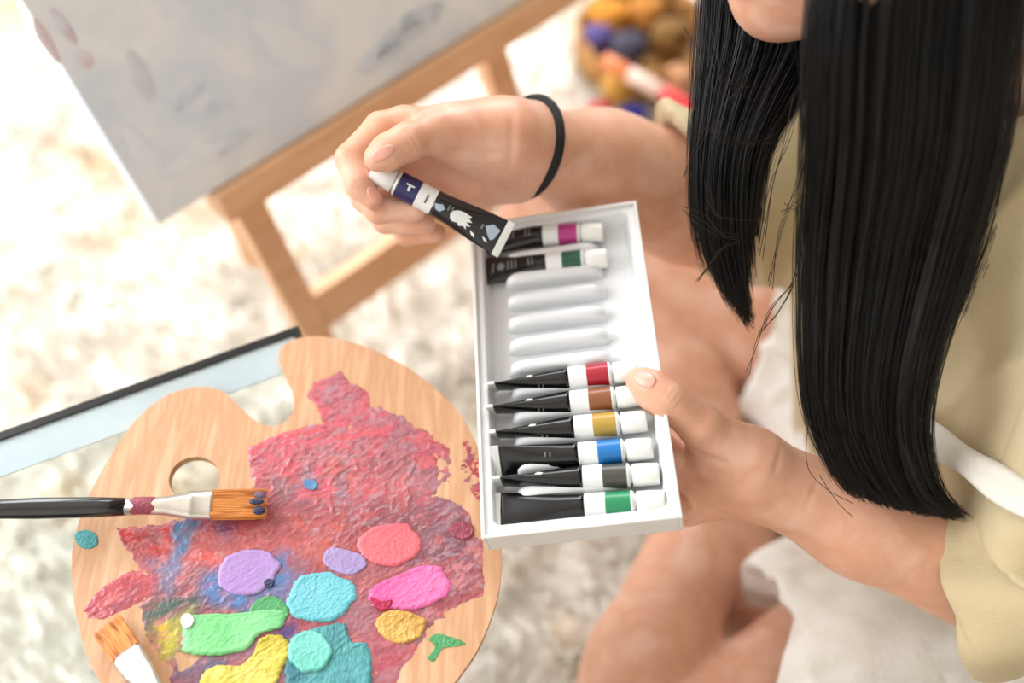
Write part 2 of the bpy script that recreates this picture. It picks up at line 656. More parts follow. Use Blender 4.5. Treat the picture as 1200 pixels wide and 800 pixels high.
def paint_mat(name, cols, scale=60, bump=0.6, bscale=170, rough=0.36, stretch=(1, 1, 1), contrast=(0.3, 0.7), bdist=0.0025):
    return mat('paint_' + name, cols[0], rough, var=cols[1:] or None, scale=scale, bump=bump * 0.5, bump_scale=bscale * 5, detail=8,
               stretch=stretch, contrast=contrast, coat=0.15, bump_dist=bdist)


DAB = [0]


def dab(kind, outline_px, m, th=0.0012, lift=0.0, rough=0.08, relief=0.35, label=None, rings=26, freq=330):
    DAB[0] += 1
    rough = max(rough, 0.055)
    pts = np.array([Z(x, y, ZP) for x, y in outline_px])
    n = 150
    o = smooth_closed(pts, n)
    c = o.mean(0)
    wob = vnoise(o + DAB[0] * 3.1, 160) * rough * 0.9 + vnoise(o + DAB[0] * 1.7, 520) * rough * 0.7 + vnoise(o + DAB[0] * 2.7, 1100) * rough * 0.5
    o = c + (o - c) * (1 + wob)[:, None]
    V = []
    ts = np.linspace(1, 0.0, rings)
    for t in ts[:-1]:
        V.append(c + (o - c) * t)
    V = np.vstack(V + [c[None]])
    tt = np.append(np.repeat(ts[:-1], n), 0)
    edge = np.clip(1 - tt ** 9, 0, 1) ** 0.5 * (0.62 + 0.3 * np.exp(-((tt - 0.88) / 0.09) ** 2))
    R_ = np.stack([V[:, 0] * 0.8 + V[:, 1] * 0.6, (V[:, 1] * 0.8 - V[:, 0] * 0.6) * 2.0, V[:, 2]], 1)
    ridge = 1 + relief * (1.0 * vnoise(V + DAB[0], freq * 0.3) + 0.5 * vnoise(V + 2 * DAB[0], freq * 2.3) + 1.5 * (1 - np.abs(vnoise(R_ + DAB[0], freq * 0.5))) ** 7)
    V[:, 2] = ZP + lift * 0.75 + edge * th * 0.42 * np.clip(ridge, 0.25, 3.5) - (tt > 0.99) * 0.0003
    f = grid_faces(rings - 1, n)
    k = (rings - 2) * n
    f += [(k + i, k + (i + 1) % n, len(V) - 1) for i in range(n)]
    # outlines are listed clockwise or counter-clockwise: face up
    a = V[f[0][0]], V[f[0][1]], V[f[0][2]]
    if np.cross(a[1] - a[0], a[2] - a[0])[2] < 0:
        f = [q[::-1] for q in f]
    return mesh(kind, V, f, m, palette, label=label)


def oval(cx, cy, rx, ry, rot=0, n=14, jag=0.05):
    r = random.Random(int(cx * 7 + cy))
    o = []
    for i in range(n):
        a = 2 * math.pi * i / n
        x, y = rx * math.cos(a), ry * math.sin(a)
        k = 1 + r.uniform(-jag, jag)
        c, s = math.cos(rot), math.sin(rot)
        o.append((cx + k * (x * c - y * s), cy + k * (x * s + y * c)))
    return o


pm = {
    'rose': paint_mat('rose', [(206, 92, 104), (222, 120, 128), (188, 98, 116), (206, 138, 146)], 34, 0.9, 120),
    'red': paint_mat('red', [(196, 62, 62), (206, 92, 90), (170, 84, 96), (214, 118, 116)], 46, 1.0, 130),
    'mauve': paint_mat('mauve', [(150, 92, 104), (176, 78, 84), (134, 108, 122), (120, 72, 88), (196, 104, 102)], 60, 1.0, 150),
    'maroon': paint_mat('maroon', [(168, 66, 84), (146, 60, 80), (188, 98, 108)], 40, 0.8, 150),
    'slate': paint_mat('slate', [(96, 88, 110), (124, 104, 124), (84, 92, 124), (146, 92, 108)], 60, 0.9, 170),
    'blue': paint_mat('blue', [(74, 120, 176), (92, 146, 196), (88, 100, 150)], 60, 0.8),
    'violet': paint_mat('violet', [(172, 136, 200), (186, 156, 212)], 30, 0.5, 110),
    'lilac': paint_mat('lilac', [(160, 138, 192), (176, 156, 204)], 40, 0.6),
    'turquoise': paint_mat('turquoise', [(92, 184, 200), (120, 202, 214)], 40, 0.8, 120),
    'green': paint_mat('green', [(116, 206, 128), (142, 220, 152), (96, 188, 116)], 22, 0.6, 100),
    'deep_green': paint_mat('deep_green', [(60, 140, 84), (84, 170, 104)], 50, 0.8),
    'yellow': paint_mat('yellow', [(226, 206, 70), (238, 222, 110), (206, 186, 56)], 36, 0.9, 110),
    'amber': paint_mat('amber', [(226, 182, 48), (168, 168, 60)], 50, 0.8),
    'olive': paint_mat('olive', [(96, 112, 76), (74, 98, 84), (150, 156, 62)], 60, 0.9, 200),
    'teal': paint_mat('teal', [(54, 140, 148), (84, 168, 170), (40, 116, 132)], 34, 1.0, 110, stretch=(2, 0.7, 1)),
    'mint': paint_mat('mint', [(104, 200, 184), (126, 214, 200)], 30, 0.7, 110),
    'pink': paint_mat('pink', [(230, 74, 152), (240, 124, 182)], 30, 0.8, 110),
    'coral': paint_mat('coral', [(220, 88, 104), (230, 116, 126)], 30, 0.7, 110),
    'magenta': paint_mat('magenta', [(196, 24, 84), (170, 20, 70)], 40, 0.5),
    'ochre': paint_mat('ochre', [(206, 152, 52), (222, 178, 92), (184, 124, 34)], 40, 0.9, 110),
    'navy': paint_mat('navy', [(26, 30, 66), (44, 46, 96)], 60, 0.6, rough=0.25),
    'white': paint_mat('white', [(236, 236, 232)], 40, 0.5),
}
# thin blended paint layer on the wood: colour mixed per point, ragged where it was dragged out dry
GS = 0.0007
lo = ow.min(0)[:2] - 0.002
nx_, ny_ = (np.ceil((ow.max(0)[:2] + 0.002 - lo) / GS)).astype(int)
gx, gy = np.meshgrid(lo[0] + GS * np.arange(nx_), lo[1] + GS * np.arange(ny_), indexing='ij')
G = np.stack([gx.ravel(), gy.ravel(), np.zeros(gx.size)], 1)
warp = np.stack([vnoise(G + 3, 60), vnoise(G + 8, 60), np.zeros(len(G))], 1) * 0.0035 + np.stack([vnoise(G + 31, 210), vnoise(G + 18, 210), np.zeros(len(G))], 1) * 0.0012
GW = G + warp


def inside(poly, q):
    """signed distance to a polygon in the palette plane, positive inside"""
    n = len(poly)
    d = np.full(len(q), 1e9)
    c = np.zeros(len(q), bool)
    for i in range(n):
        a, b = poly[i], poly[(i + 1) % n]
        e = b - a
        w = q - a
        t = np.clip((w @ e) / (e @ e), 0, 1)
        d = np.minimum(d, ((w - t[:, None] * e) ** 2).sum(1))
        hit_ = ((a[1] > q[:, 1]) != (b[1] > q[:, 1]))
        with np.errstate(divide='ignore', invalid='ignore'):
            x = (b[0] - a[0]) * (q[:, 1] - a[1]) / (b[1] - a[1]) + a[0]
        c ^= hit_ & (q[:, 0] < x)
    return np.where(c, 1, -1) * np.sqrt(d)


streak = vnoise(np.stack([G[:, 0] * 1.2 + G[:, 1] * 0.7, (G[:, 1] * 0.9 - G[:, 0] * 0.6) * 3.2, G[:, 2]], 1) + 2, 75)
fine = vnoise(G + 40, 330)
LAY = np.zeros((len(G), 3)) + np.array(lin((196, 110, 112))[:3])
COV = np.zeros(len(G))


def wash(px, colr, soft=0.004, op=0.9, streaky=0.35, cov=1.0, seed=0.0):
    global LAY, COV
    poly = np.array([Z(x, y, ZP)[:2] for x, y in px])
    d = inside(poly, GW[:, :2])
    a = np.clip(0.5 + d / (2 * soft), 0, 1)
    nz = vnoise(G * [1.4, 0.8, 1] + seed + 13, 95)
    o = np.clip(op + streaky * (streak + nz + 0.4 * fine), 0, 1) * a
    LAY = LAY * (1 - o[:, None]) + np.array(lin(colr)[:3]) * o[:, None]
    COV = np.maximum(COV, cov * np.clip(0.5 + d / (2 * min(soft, 0.003)), 0, 1))


wash([(372, 448), (400, 436), (428, 448), (438, 474), (470, 488), (500, 512), (520, 560), (505, 610), (450, 625), (380, 615), (320, 600), (292, 560), (297, 520), (330, 510), (372, 494), (362, 468)], (214, 92, 106), cov=1.1)
wash([(132, 616), (210, 608), (300, 596), (520, 580), (548, 600), (572, 640), (566, 700), (530, 716), (490, 745), (450, 800), (430, 850), (300, 850), (215, 800), (170, 745), (155, 715), (170, 690), (150, 655)], (172, 84, 92), cov=1.1)
wash([(470, 490), (520, 512), (532, 560), (500, 600), (455, 560)], (204, 92, 104), 0.006, 0.7)
wash([(546, 506), (566, 520), (572, 590), (556, 590), (530, 548)], (188, 52, 72), 0.002, 0.9, 0.4, 0.72)
wash([(430, 470), (470, 480), (530, 520), (520, 570), (480, 530)], (186, 98, 116), 0.006, 0.4, 0.6)
wash([(376, 458), (398, 446), (418, 458), (412, 478), (388, 482)], (176, 140, 152), 0.004, 0.5, 0.5)
wash([(390, 462), (400, 456), (404, 466), (394, 470)], (206, 104, 116), 0.003, 0.6, 0.4)
wash([(300, 548), (350, 540), (470, 548), (500, 580), (480, 612), (400, 604), (320, 610), (290, 580)], (150, 104, 112), 0.014, 0.62, 0.7, seed=2)
wash([(345, 566), (400, 560), (430, 580), (380, 596), (340, 590)], (116, 98, 120), 0.008, 0.6, 0.7, seed=5)
wash([(300, 560), (430, 520), (500, 560), (480, 590), (380, 585), (320, 575)], (214, 108, 108), 0.010, 0.25, 0.9, seed=9)
wash([(290, 600), (420, 596), (520, 590), (530, 650), (420, 680), (330, 660)], (150, 66, 70), 0.012, 0.7, 0.6, seed=11)
wash([(330, 610), (400, 600), (440, 640), (380, 670), (330, 650)], (206, 98, 92), 0.008, 0.3, 0.9, seed=14)
wash([(132, 616), (205, 608), (204, 640), (186, 656), (160, 656), (150, 634)], (204, 58, 50), 0.003, 0.9, 0.2)
wash([(160, 652), (210, 650), (206, 690), (186, 696), (168, 676)], (140, 112, 140), 0.005, 0.6, 0.5)
wash([(204, 640), (300, 606), (332, 640), (300, 660), (240, 668), (206, 690)], (198, 92, 92), 0.006, 0.7, 0.4)
wash([(226, 650), (250, 644), (246, 666), (228, 668)], (222, 92, 84), 0.003, 0.7, 0.3)
wash([(202, 608), (238, 608), (222, 640), (206, 652)], (70, 128, 172), 0.003, 0.8, 0.3)
wash([(190, 668), (206, 640), (212, 660), (196, 692)], (110, 140, 180), 0.004, 0.5, 0.5)
wash([(256, 612), (276, 612), (272, 630), (258, 630)], (84, 66, 110), 0.004, 0.7, 0.3)
wash([(90, 712), (112, 688), (150, 666), (178, 676), (176, 698), (150, 716), (118, 730), (94, 728)], (196, 74, 86), 0.003, 0.9, 0.3, cov=1.1)
wash([(96, 712), (130, 690), (165, 686), (150, 708), (112, 724)], (136, 88, 104), 0.006, 0.5, 0.7)
wash([(176, 690), (230, 672), (300, 690), (330, 720), (250, 726), (190, 720)], (112, 82, 92), 0.008, 0.6, 0.6, seed=17)
wash([(154, 712), (180, 698), (226, 700), (232, 722), (212, 742), (172, 748)], (70, 98, 88), 0.004, 0.85, 0.35, cov=1.1)
wash([(174, 744), (194, 726), (220, 716), (226, 745), (206, 774), (188, 776)], (196, 186, 58), 0.004, 0.7, 0.6, cov=1.1)
wash([(186, 734), (196, 730), (200, 742), (190, 748)], (232, 182, 40), 0.002, 0.9, 0.2)
wash([(234, 674), (262, 662), (330, 652), (350, 668), (340, 708), (290, 716), (250, 708), (232, 695)], (72, 124, 182), 0.005, 0.75, 0.45)
wash([(318, 690), (350, 676), (352, 704), (334, 716)], (116, 116, 156), 0.004, 0.7, 0.4)
wash([(215, 760), (300, 750), (350, 735), (356, 770), (300, 800), (240, 830), (196, 800)], (98, 94, 122), 0.006, 0.8, 0.3)
wash([(318, 730), (350, 722), (352, 744), (330, 752)], (76, 60, 122), 0.003, 0.8, 0.3)
wash([(440, 600), (530, 588), (562, 640), (560, 690), (500, 710), (460, 670)], (140, 78, 92), 0.010, 0.65, 0.6, seed=21)
wash([(480, 600), (540, 596), (556, 650), (500, 668)], (112, 66, 80), 0.010, 0.5, 0.8, seed=23)
wash([(440, 720), (520, 700), (500, 740), (460, 800), (430, 850), (395, 850), (420, 770)], (178, 74, 90), 0.006, 0.7, 0.4)
wash([(380, 720), (440, 700), (440, 760), (400, 760)], (150, 110, 124), 0.010, 0.6, 0.4)
# wood left bare by the dry brush
for colr, fq, lo_, op, sd in (((150, 116, 128), 70, 0.05, 0.75, 61), ((124, 74, 90), 110, 0.22, 0.6, 77), ((224, 140, 140), 160, 0.2, 0.6, 83), ((142, 50, 60), 260, 0.25, 0.6, 91), ((178, 150, 164), 300, 0.3, 0.6, 97)):
    qn = np.stack([G[:, 0] * 0.9 + G[:, 1] * 0.5, (G[:, 1] * 0.9 - G[:, 0] * 0.5) * 2.0, G[:, 2]], 1) + warp
    o = np.clip((vnoise(qn + sd, fq) + 0.5 * vnoise(qn + sd + 5, fq * 2.4) - lo_) * 2.2, 0, op)[:, None]
    red = np.clip((LAY[:, :1] - 1.2 * LAY[:, 1:2]) * 6, 0.15, 1)      # mostly in the red fields
    red = red * np.clip(0.45 + 1.1 * vnoise(G + sd, 26), 0, 0.9)[:, None]
    LAY = LAY * (1 - o * red) + np.array(lin(colr)[:3]) * o * red
bare = np.zeros(len(G))
for px in ([(500, 530), (540, 556), (556, 600), (540, 600), (515, 570)], [(204, 768), (232, 756), (240, 772), (216, 790)], [(300, 505), (330, 500), (320, 520)]):
    d = inside(np.array([Z(x, y, ZP)[:2] for x, y in px]), GW[:, :2])
    bare = np.maximum(bare, np.clip(0.5 + d / 0.006, 0, 1))
COV = COV - bare * (0.45 + 0.5 * streak)
rot = np.stack([G[:, 0] * 0.8 + G[:, 1] * 0.5, (G[:, 1] * 0.8 - G[:, 0] * 0.5) * 1.9, G[:, 2]], 1) + warp * 1.5
rid = (1 - np.abs(vnoise(rot + 6, 120))) ** 9 * np.clip(0.3 + vnoise(G + 50, 45), 0, 1) + 0.5 * (1 - np.abs(vnoise(rot + 16, 300))) ** 6 * np.clip(0.5 + vnoise(G + 57, 60), 0, 1)
crest = np.clip(rid - 0.45, 0, 1)[:, None]
LAY = LAY * (1 - 0.35 * crest) + (LAY * 0.4 + np.array(lin((232, 150, 146))[:3]) * 0.6) * 0.35 * crest  # ridge crests tinted lighter pink: highlights painted into the colour
edge = np.clip((COV - 0.5) * 2.2, 0, 1)
G[:, 2] = ZP - 0.0002 + edge * (0.0004 + 0.0009 * rid + 0.00012 * fine + 0.00016 * vnoise(G + 70, 700))
keep = (COV + 0.28 * fine + 0.30 * streak * (COV < 0.95)) > 0.5
onb = inside(ow[:, :2], G[:, :2]) > 0.0012
hin = inside(hole[:, :2], G[:, :2]) < -0.001
keep &= onb & hin
ii = np.arange(nx_ * ny_).reshape(nx_, ny_)
q4 = np.stack([ii[:-1, :-1], ii[1:, :-1], ii[1:, 1:], ii[:-1, 1:]], -1).reshape(-1, 4)
q4 = q4[keep[q4].all(1)]
used, inv = np.unique(q4, return_inverse=True)
ml = mat('paint_layer', (190, 90, 95), 0.26, bump=0.7, bump_scale=360, coat=0.25, bump_dist=0.001)
nt = ml.node_tree
at_ = nt.nodes.new('ShaderNodeAttribute')
at_.attribute_name = 'pigment'
nt.links.new(at_.outputs['Color'], nt.nodes['Principled BSDF'].inputs['Base Color'])
lay = mesh('paint_layer', G[used], inv.reshape(-1, 4), ml, palette, label='blended red, rose and mauve oil paint spread over the wood')
ca_ = lay.data.color_attributes.new('pigment', 'FLOAT_COLOR', 'POINT')
ca_.data.foreach_set('color', np.hstack([LAY[used], np.ones((len(used), 1))]).astype(np.float32).ravel())
dab('paint_dab', oval(291, 671, 37, 26, -0.25), pm['violet'], 0.0022, 0.0015, 0.03, 0.25, 'violet round paint dab')
dab('paint_dab', [(380, 650), (392, 642), (424, 650), (430, 664), (408, 674), (384, 664)], pm['lilac'], 0.0013, 0.0012, 0.06, 0.5, 'small lilac paint dab')
dab('paint_dab', oval(316, 684, 6, 5), pm['navy'], 0.0014, 0.0026, 0.06, 0.3, 'navy paint speck')
dab('paint_dab', oval(456, 638, 37, 25, -0.1), pm['coral'], 0.0020, 0.0012, 0.03, 0.35, 'coral red round paint dab')
dab('paint_dab', oval(377, 700, 41, 29, -0.1), pm['turquoise'], 0.0024, 0.0013, 0.03, 0.4, 'turquoise round paint dab')
dab('paint_dab', [(432, 694), (452, 680), (486, 666), (514, 664), (526, 678), (522, 698), (496, 712), (466, 714), (440, 712)], pm['pink'], 0.0026, 0.0012, 0.03, 0.4, 'hot pink paint dab')
dab('paint_dab', [(434, 700), (448, 706), (460, 704), (456, 714), (446, 716), (438, 710)], pm['magenta'], 0.0016, 0.0032, 0.05, 0.4, 'deep magenta paint blob')
dab('paint_dab', oval(470, 734, 30, 19, 0.1), pm['ochre'], 0.0026, 0.0010, 0.06, 0.7, 'ochre paint dab')
dab('paint_dab', [(292, 720), (300, 704), (318, 698), (334, 706), (338, 722), (318, 732), (298, 732)], pm['deep_green'], 0.0018, 0.0013, 0.05, 0.5, 'grass green paint dab')
dab('paint_dab', [(214, 742), (216, 722), (240, 720), (290, 718), (312, 714), (334, 716), (332, 734), (306, 744), (286, 762), (244, 768), (216, 762)], pm['green'], 0.0030, 0.0016, 0.03, 0.25, 'large pale green paint dab')
dab('paint_dab', oval(221, 729, 8, 9), pm['white'], 0.0016, 0.0042, 0.08, 0.4, 'small white paint touch')
dab('paint_dab', [(236, 792), (254, 780), (272, 786), (296, 768), (306, 748), (326, 744), (340, 758), (332, 784), (320, 806), (280, 822), (244, 814)], pm['yellow'], 0.0032, 0.0016, 0.05, 0.6, 'yellow paint dab')
dab('paint_dab', [(342, 752), (362, 738), (400, 732), (412, 752), (432, 756), (434, 800), (420, 826), (350, 826), (334, 800)], pm['teal'], 0.0020, 0.0013, 0.06, 0.9, 'teal paint dab')
dab('paint_dab', oval(364, 764, 26, 25), pm['mint'], 0.0022, 0.0027, 0.05, 0.4, 'mint green paint dab')
dab('paint_dab', oval(101, 632, 14, 11, 0.3), pm['teal'], 0.0014, 0.0002, 0.08, 0.5, 'small teal paint dab at the palette edge')
dab('paint_dab', [(502, 748), (514, 742), (530, 746), (546, 754), (530, 758), (518, 760), (508, 776), (500, 772), (510, 758)], pm['deep_green'], 0.0010, 0.0002, 0.1, 0.8, 'small scattered green paint touch')
dab('paint_dab', oval(541, 622, 15, 11, 0.1), pm['maroon'], 0.0020, 0.0009, 0.06, 0.7, 'maroon paint blob')
dab('paint_dab', oval(364, 568, 9, 6, 0.3), pm['blue'], 0.0008, 0.0016, 0.1, 0.5, 'tiny blue grey paint touch')


# ------------------------------------------------------------------ brushes
def brush(label, tip, tail, width, handle_len, tilt_up, stain=None, tipdark=True, ferr=0.034, bl=0.030, hr=0.0052):
    """flat brush; local x runs from bristle tip to handle end"""
    d = norm(tail - tip)
    zax = np.array([0, 0, 1.0])
    s = norm(np.cross(zax, d))
    n = np.cross(d, s)
    mw = Matrix([[d[0], s[0], n[0], tip[0]], [d[1], s[1], n[1], tip[1]], [d[2], s[2], n[2], tip[2]], [0, 0, 0, 1]])
    r = root('paintbrush', label, 'paintbrush', matrix=mw, group='paintbrushes lying on the palette')
    hw = width / 2

    def ring(x, a, b, n=28, p=2.0):
        o = []
        for k in range(n):
            t = 2 * math.pi * k / n
            c, q = math.cos(t), math.sin(t)
            o.append((x, a * math.copysign(abs(c) ** (2 / p), c), b * math.copysign(abs(q) ** (2 / p), q)))
        return o

    def skin_rings(rs):
        n = len(rs[0])
        V = np.array([p for q in rs for p in q])
        f = grid_faces(len(rs), n) + [tuple(range(n))[::-1], tuple(range((len(rs) - 1) * n, len(rs) * n))]
        return V, f
    x0 = bl
    fer = [ring(x0, hw, 0.0034, p=3), ring(x0 + 0.002, hw * 1.02, 0.0036, p=3), ring(x0 + ferr * 0.33, hw * 0.97, 0.0040, p=2.6),
           ring(x0 + ferr * 0.34, hw * 1.0, 0.0043, p=2.6), ring(x0 + ferr * 0.4, hw * 0.94, 0.0042, p=2.5),
           ring(x0 + ferr * 0.75, hr * 1.12, hr * 0.98), ring(x0 + ferr, hr, hr), ring(x0 + ferr * 1.4, hr * 1.02, hr)]
    V, f = skin_rings(fer)
    fo = mesh('ferrule', V, f, M['ferrule'], r, local=True, label='silver metal ferrule')
    hs = [ring(x0 + ferr * 1.38 + handle_len * t, hr * k, hr * k) for t, k in ((0, 1.0), (0.1, 1.15), (0.3, 1.2), (0.6, 0.9), (0.95, 0.5), (1.0, 0.2))]
    V, f = skin_rings(hs)
    mesh('handle', V, f, M['handle_black'], r, local=True, label='glossy black handle')
    # bristle bundle: a core and separate strands on top
    core = [ring(0.004, hw * 0.90, 0.0006, p=3), ring(bl * 0.4, hw * 1.0, 0.0017, p=3), ring(bl + 0.001, hw * 0.96, 0.0030, p=3)]
    parts = [skin_rings(core)]
    rr = random.Random(int(width * 1e5))
    for k in range(420):
        u = rr.uniform(-1, 1)
        sd = rr.choice((-1, 1))
        zz = sd * rr.uniform(0.8, 1.0)
        sp = u * hw * (0.95 + 0.12 * rr.random())
        path = [(bl + 0.001, u * hw * 0.95, zz * 0.0030), (bl * 0.5, (u * hw + sp) / 2, zz * 0.0021), (rr.uniform(-0.002, 0.005), sp + rr.gauss(0, 0.0004), zz * 0.0008)]
        parts.append(tube(path, [0.00028, 0.00028, 0.00012], 4, cap=False))
    V, f = merge(parts)
    b = mesh('bristles', V, f, M['bristle'], r, local=True, label='orange brown bristles')
    if tipdark:
        for (cx, cy, rx, ry, mm, nm) in ((0.003, hw * 0.55, 0.004, 0.0028, 'navy', 'dark paint on the bristle tips'), (0.005, -hw * 0.1, 0.005, 0.002, 'navy', None), (0.003, -hw * 0.62, 0.004, 0.0024, 'slate', None)):
            V, f = lathe([(-1, 0.02), (-0.8, 0.6), (-0.3, 0.95), (0.2, 1.0), (0.7, 0.7), (1, 0.02)], 14)
            V = V * [rx, ry, 0.0011] + np.array([cx, cy, 0.0012])
            mesh('paint_clump', V, f, pm[mm], b, local=True, label=nm)
    if stain:
        n = 22
        for (sx, ex, a0, a1) in stain:
            V, ff = [], []
            for i in range(6):
                x = sx + (ex - sx) * i / 5
                for j in range(n):
                    t = a0 + (a1 - a0) * j / (n - 1)
                    k = hr * 1.075 * (1 + 0.02 * math.sin(9 * t + 5 * i))
                    V.append((x + 0.0012 * math.sin(5 * t + i), k * math.cos(t), k * math.sin(t)))
            mesh('paint_stain', V, [q for q in grid_faces(6, n, False)], pm['maroon'], fo, local=True, label='dark red paint stain')
    return r


tipA = Z(310, 590, ZP + 0.0072)
tailA = Z(-320, 603, ZP + 0.040)
brush('flat brush with glossy black handle and dark-tipped orange bristles, pointing right across the palette', tipA, tailA, 0.0175, 0.17, 0,
      stain=[(0.030 + 0.034 * 1.0, 0.030 + 0.034 * 1.36, 0.2, 3.0)], ferr=0.036)
tipB = Z(126, 733, ZP + 0.0065)
tailB = Z(400, 1130, ZP + 0.035)
brush('flat brush with clean orange bristles and white-silver ferrule at the palette\'s lower left', tipB, tailB, 0.0165, 0.16, 0, tipdark=False, bl=0.022, ferr=0.040)

# ------------------------------------------------------------------ paint box
BL, BR, TR, TL = (564, 631), (800, 606), (717, 239.5), (524, 267)
c = (np.array([BL, BR, TR, TL], float) - [600, 400]) * [1, -1]
A = []
for (u, vv), (X, Y) in zip([(0, 0), (1, 0), (1, 1), (0, 1)], c):
    A.append([u, vv, 1, 0, 0, 0, -X * u, -X * vv, -X])
    A.append([0, 0, 0, u, vv, 1, -Y * u, -Y * vv, -Y])
H = np.linalg.svd(np.array(A))[2][-1].reshape(3, 3)
Mx = np.diag([1 / F, 1 / F, 1]) @ H
if Mx[2, 2] < 0:
    Mx = -Mx
BW = 0.112
sc = BW / np.linalg.norm(Mx[:, 0])
BLEN = np.linalg.norm(Mx[:, 1]) * sc
tow = lambda q: RIGHT * q[0] + UP * q[1] + FWD * q[2]
bu = norm(tow(Mx[:, 0]))
bv = tow(Mx[:, 1])
bv = norm(bv - bu * np.dot(bu, bv))
bn = np.cross(bu, bv)
b0 = CAM + tow(Mx[:, 2] * sc)
BOXM = Matrix([[bu[i], bv[i], bn[i], b0[i]] for i in range(3)] + [[0, 0, 0, 1]])
BH = 0.020
pbox = root('paint_box', 'white open paint set box with moulded slots held over the lap', 'paint box', matrix=BOXM)


def bx3(x0, x1, y0, y1, z0, z1):
    return box(((x0 + x1) / 2, (y0 + y1) / 2, (z0 + z1) / 2), ((x1 - x0) / 2, 0, 0), (0, (y1 - y0) / 2, 0), (0, 0, (z1 - z0) / 2))


T = 0.0022
v, f = merge([bx3(0, BW, 0, BLEN, -BH, -BH + 0.0015), bx3(0, T, 0, BLEN, -BH, 0), bx3(BW - T, BW, 0, BLEN, -BH, 0),
              bx3(T, BW - T, 0, T, -BH, 0), bx3(T, BW - T, BLEN - T, BLEN, -BH, 0)])
bevel(mesh('carton', v, f, M['box_white'], pbox, smooth=False, local=True, label='white cardboard outer tray'), 0.0006)


# the plastic insert: a lip, sloped walls and a sunken floor
def rrect(x0, x1, y0, y1, r, z, n=6):
    o = []
    for cx, cy, a in ((x1 - r, y1 - r, 0), (x0 + r, y1 - r, 90), (x0 + r, y0 + r, 180), (x1 - r, y0 + r, 270)):
        for k in range(n):
            t = math.radians(a + 90 * k / (n - 1))
            o.append((cx + r * math.cos(t), cy + r * math.sin(t), z))
    return o


rings = [rrect(T, BW - T, T, BLEN - T, 0.001, -0.0022), rrect(T + 0.0042, BW - T - 0.0042, T + 0.0045, BLEN - T - 0.0045, 0.004, -0.0018),
         rrect(T + 0.005, BW - T - 0.005, T + 0.0055, BLEN - T - 0.0055, 0.004, -0.0026), rrect(T + 0.0065, BW - T - 0.0065, T + 0.007, BLEN - T - 0.007, 0.004, -0.0135),
         rrect(T + 0.008, BW - T - 0.008, T + 0.0085, BLEN - T - 0.0085, 0.004, -0.0148)]
n = len(rings[0])
v = np.array([p for q in rings for p in q])
f = grid_faces(len(rings), n) + [tuple(range((len(rings) - 1) * n, len(rings) * n))]
mesh('insert', v, f, M['tray'], pbox, local=True, label='pale grey moulded plastic insert')
NS = 12
y_lo, y_hi = T + 0.009, BLEN - T - 0.009
pitch = (y_hi - y_lo) / NS
for k in range(1, NS):
    yc = y_lo + pitch * k
    V, ff = [], []
    nu, nv = 26, 9
    for i in range(nu):
        t = i / (nu - 1)
        xx = 0.019 + 0.066 * t
        e = max(0.0, 1 - abs(2 * t - 1) ** 7) ** 0.5
        for j in range(nv):
            a = math.pi * j / (nv - 1)
            V.append((xx, yc + 0.0050 * math.copysign(abs(math.cos(a)) ** 0.7, math.cos(a)) * (0.4 + 0.6 * e), -0.0150 + 0.0112 * math.sin(a) ** 0.6 * e))
    mesh('divider', V, grid_faces(nu, nv, False, True), M['tray'], pbox, local=True)


# ------------------------------------------------------------------ paint tubes
TL_ = 0.100


def tube_section(x, roll=0.0, r0=0.0076, wide=0.0108):
    """half width, half thickness of the tube at x"""
    t = min(1, max(0, (x - 0.003) / 0.055))
    t = t * t * (3 - 2 * t)
    return wide + (r0 - wide) * t, 0.0009 + (r0 - 0.0009) * t ** 0.62


def tube_rings(xs, roll, r0, wide, grow=0.0, n=30, bend=0.0):
    V = []
    for x in xs:
        a, b = tube_section(x, roll, r0, wide)
        a, b = a + grow, b + grow
        for k in range(n):
            th = 2 * math.pi * k / n
            y, z = a * math.cos(th), b * math.sin(th)
            V.append((x, y * math.cos(roll) - z * math.sin(roll), y * math.sin(roll) + z * math.cos(roll) + bend * (0.06 - x) ** 2))
    return V, n


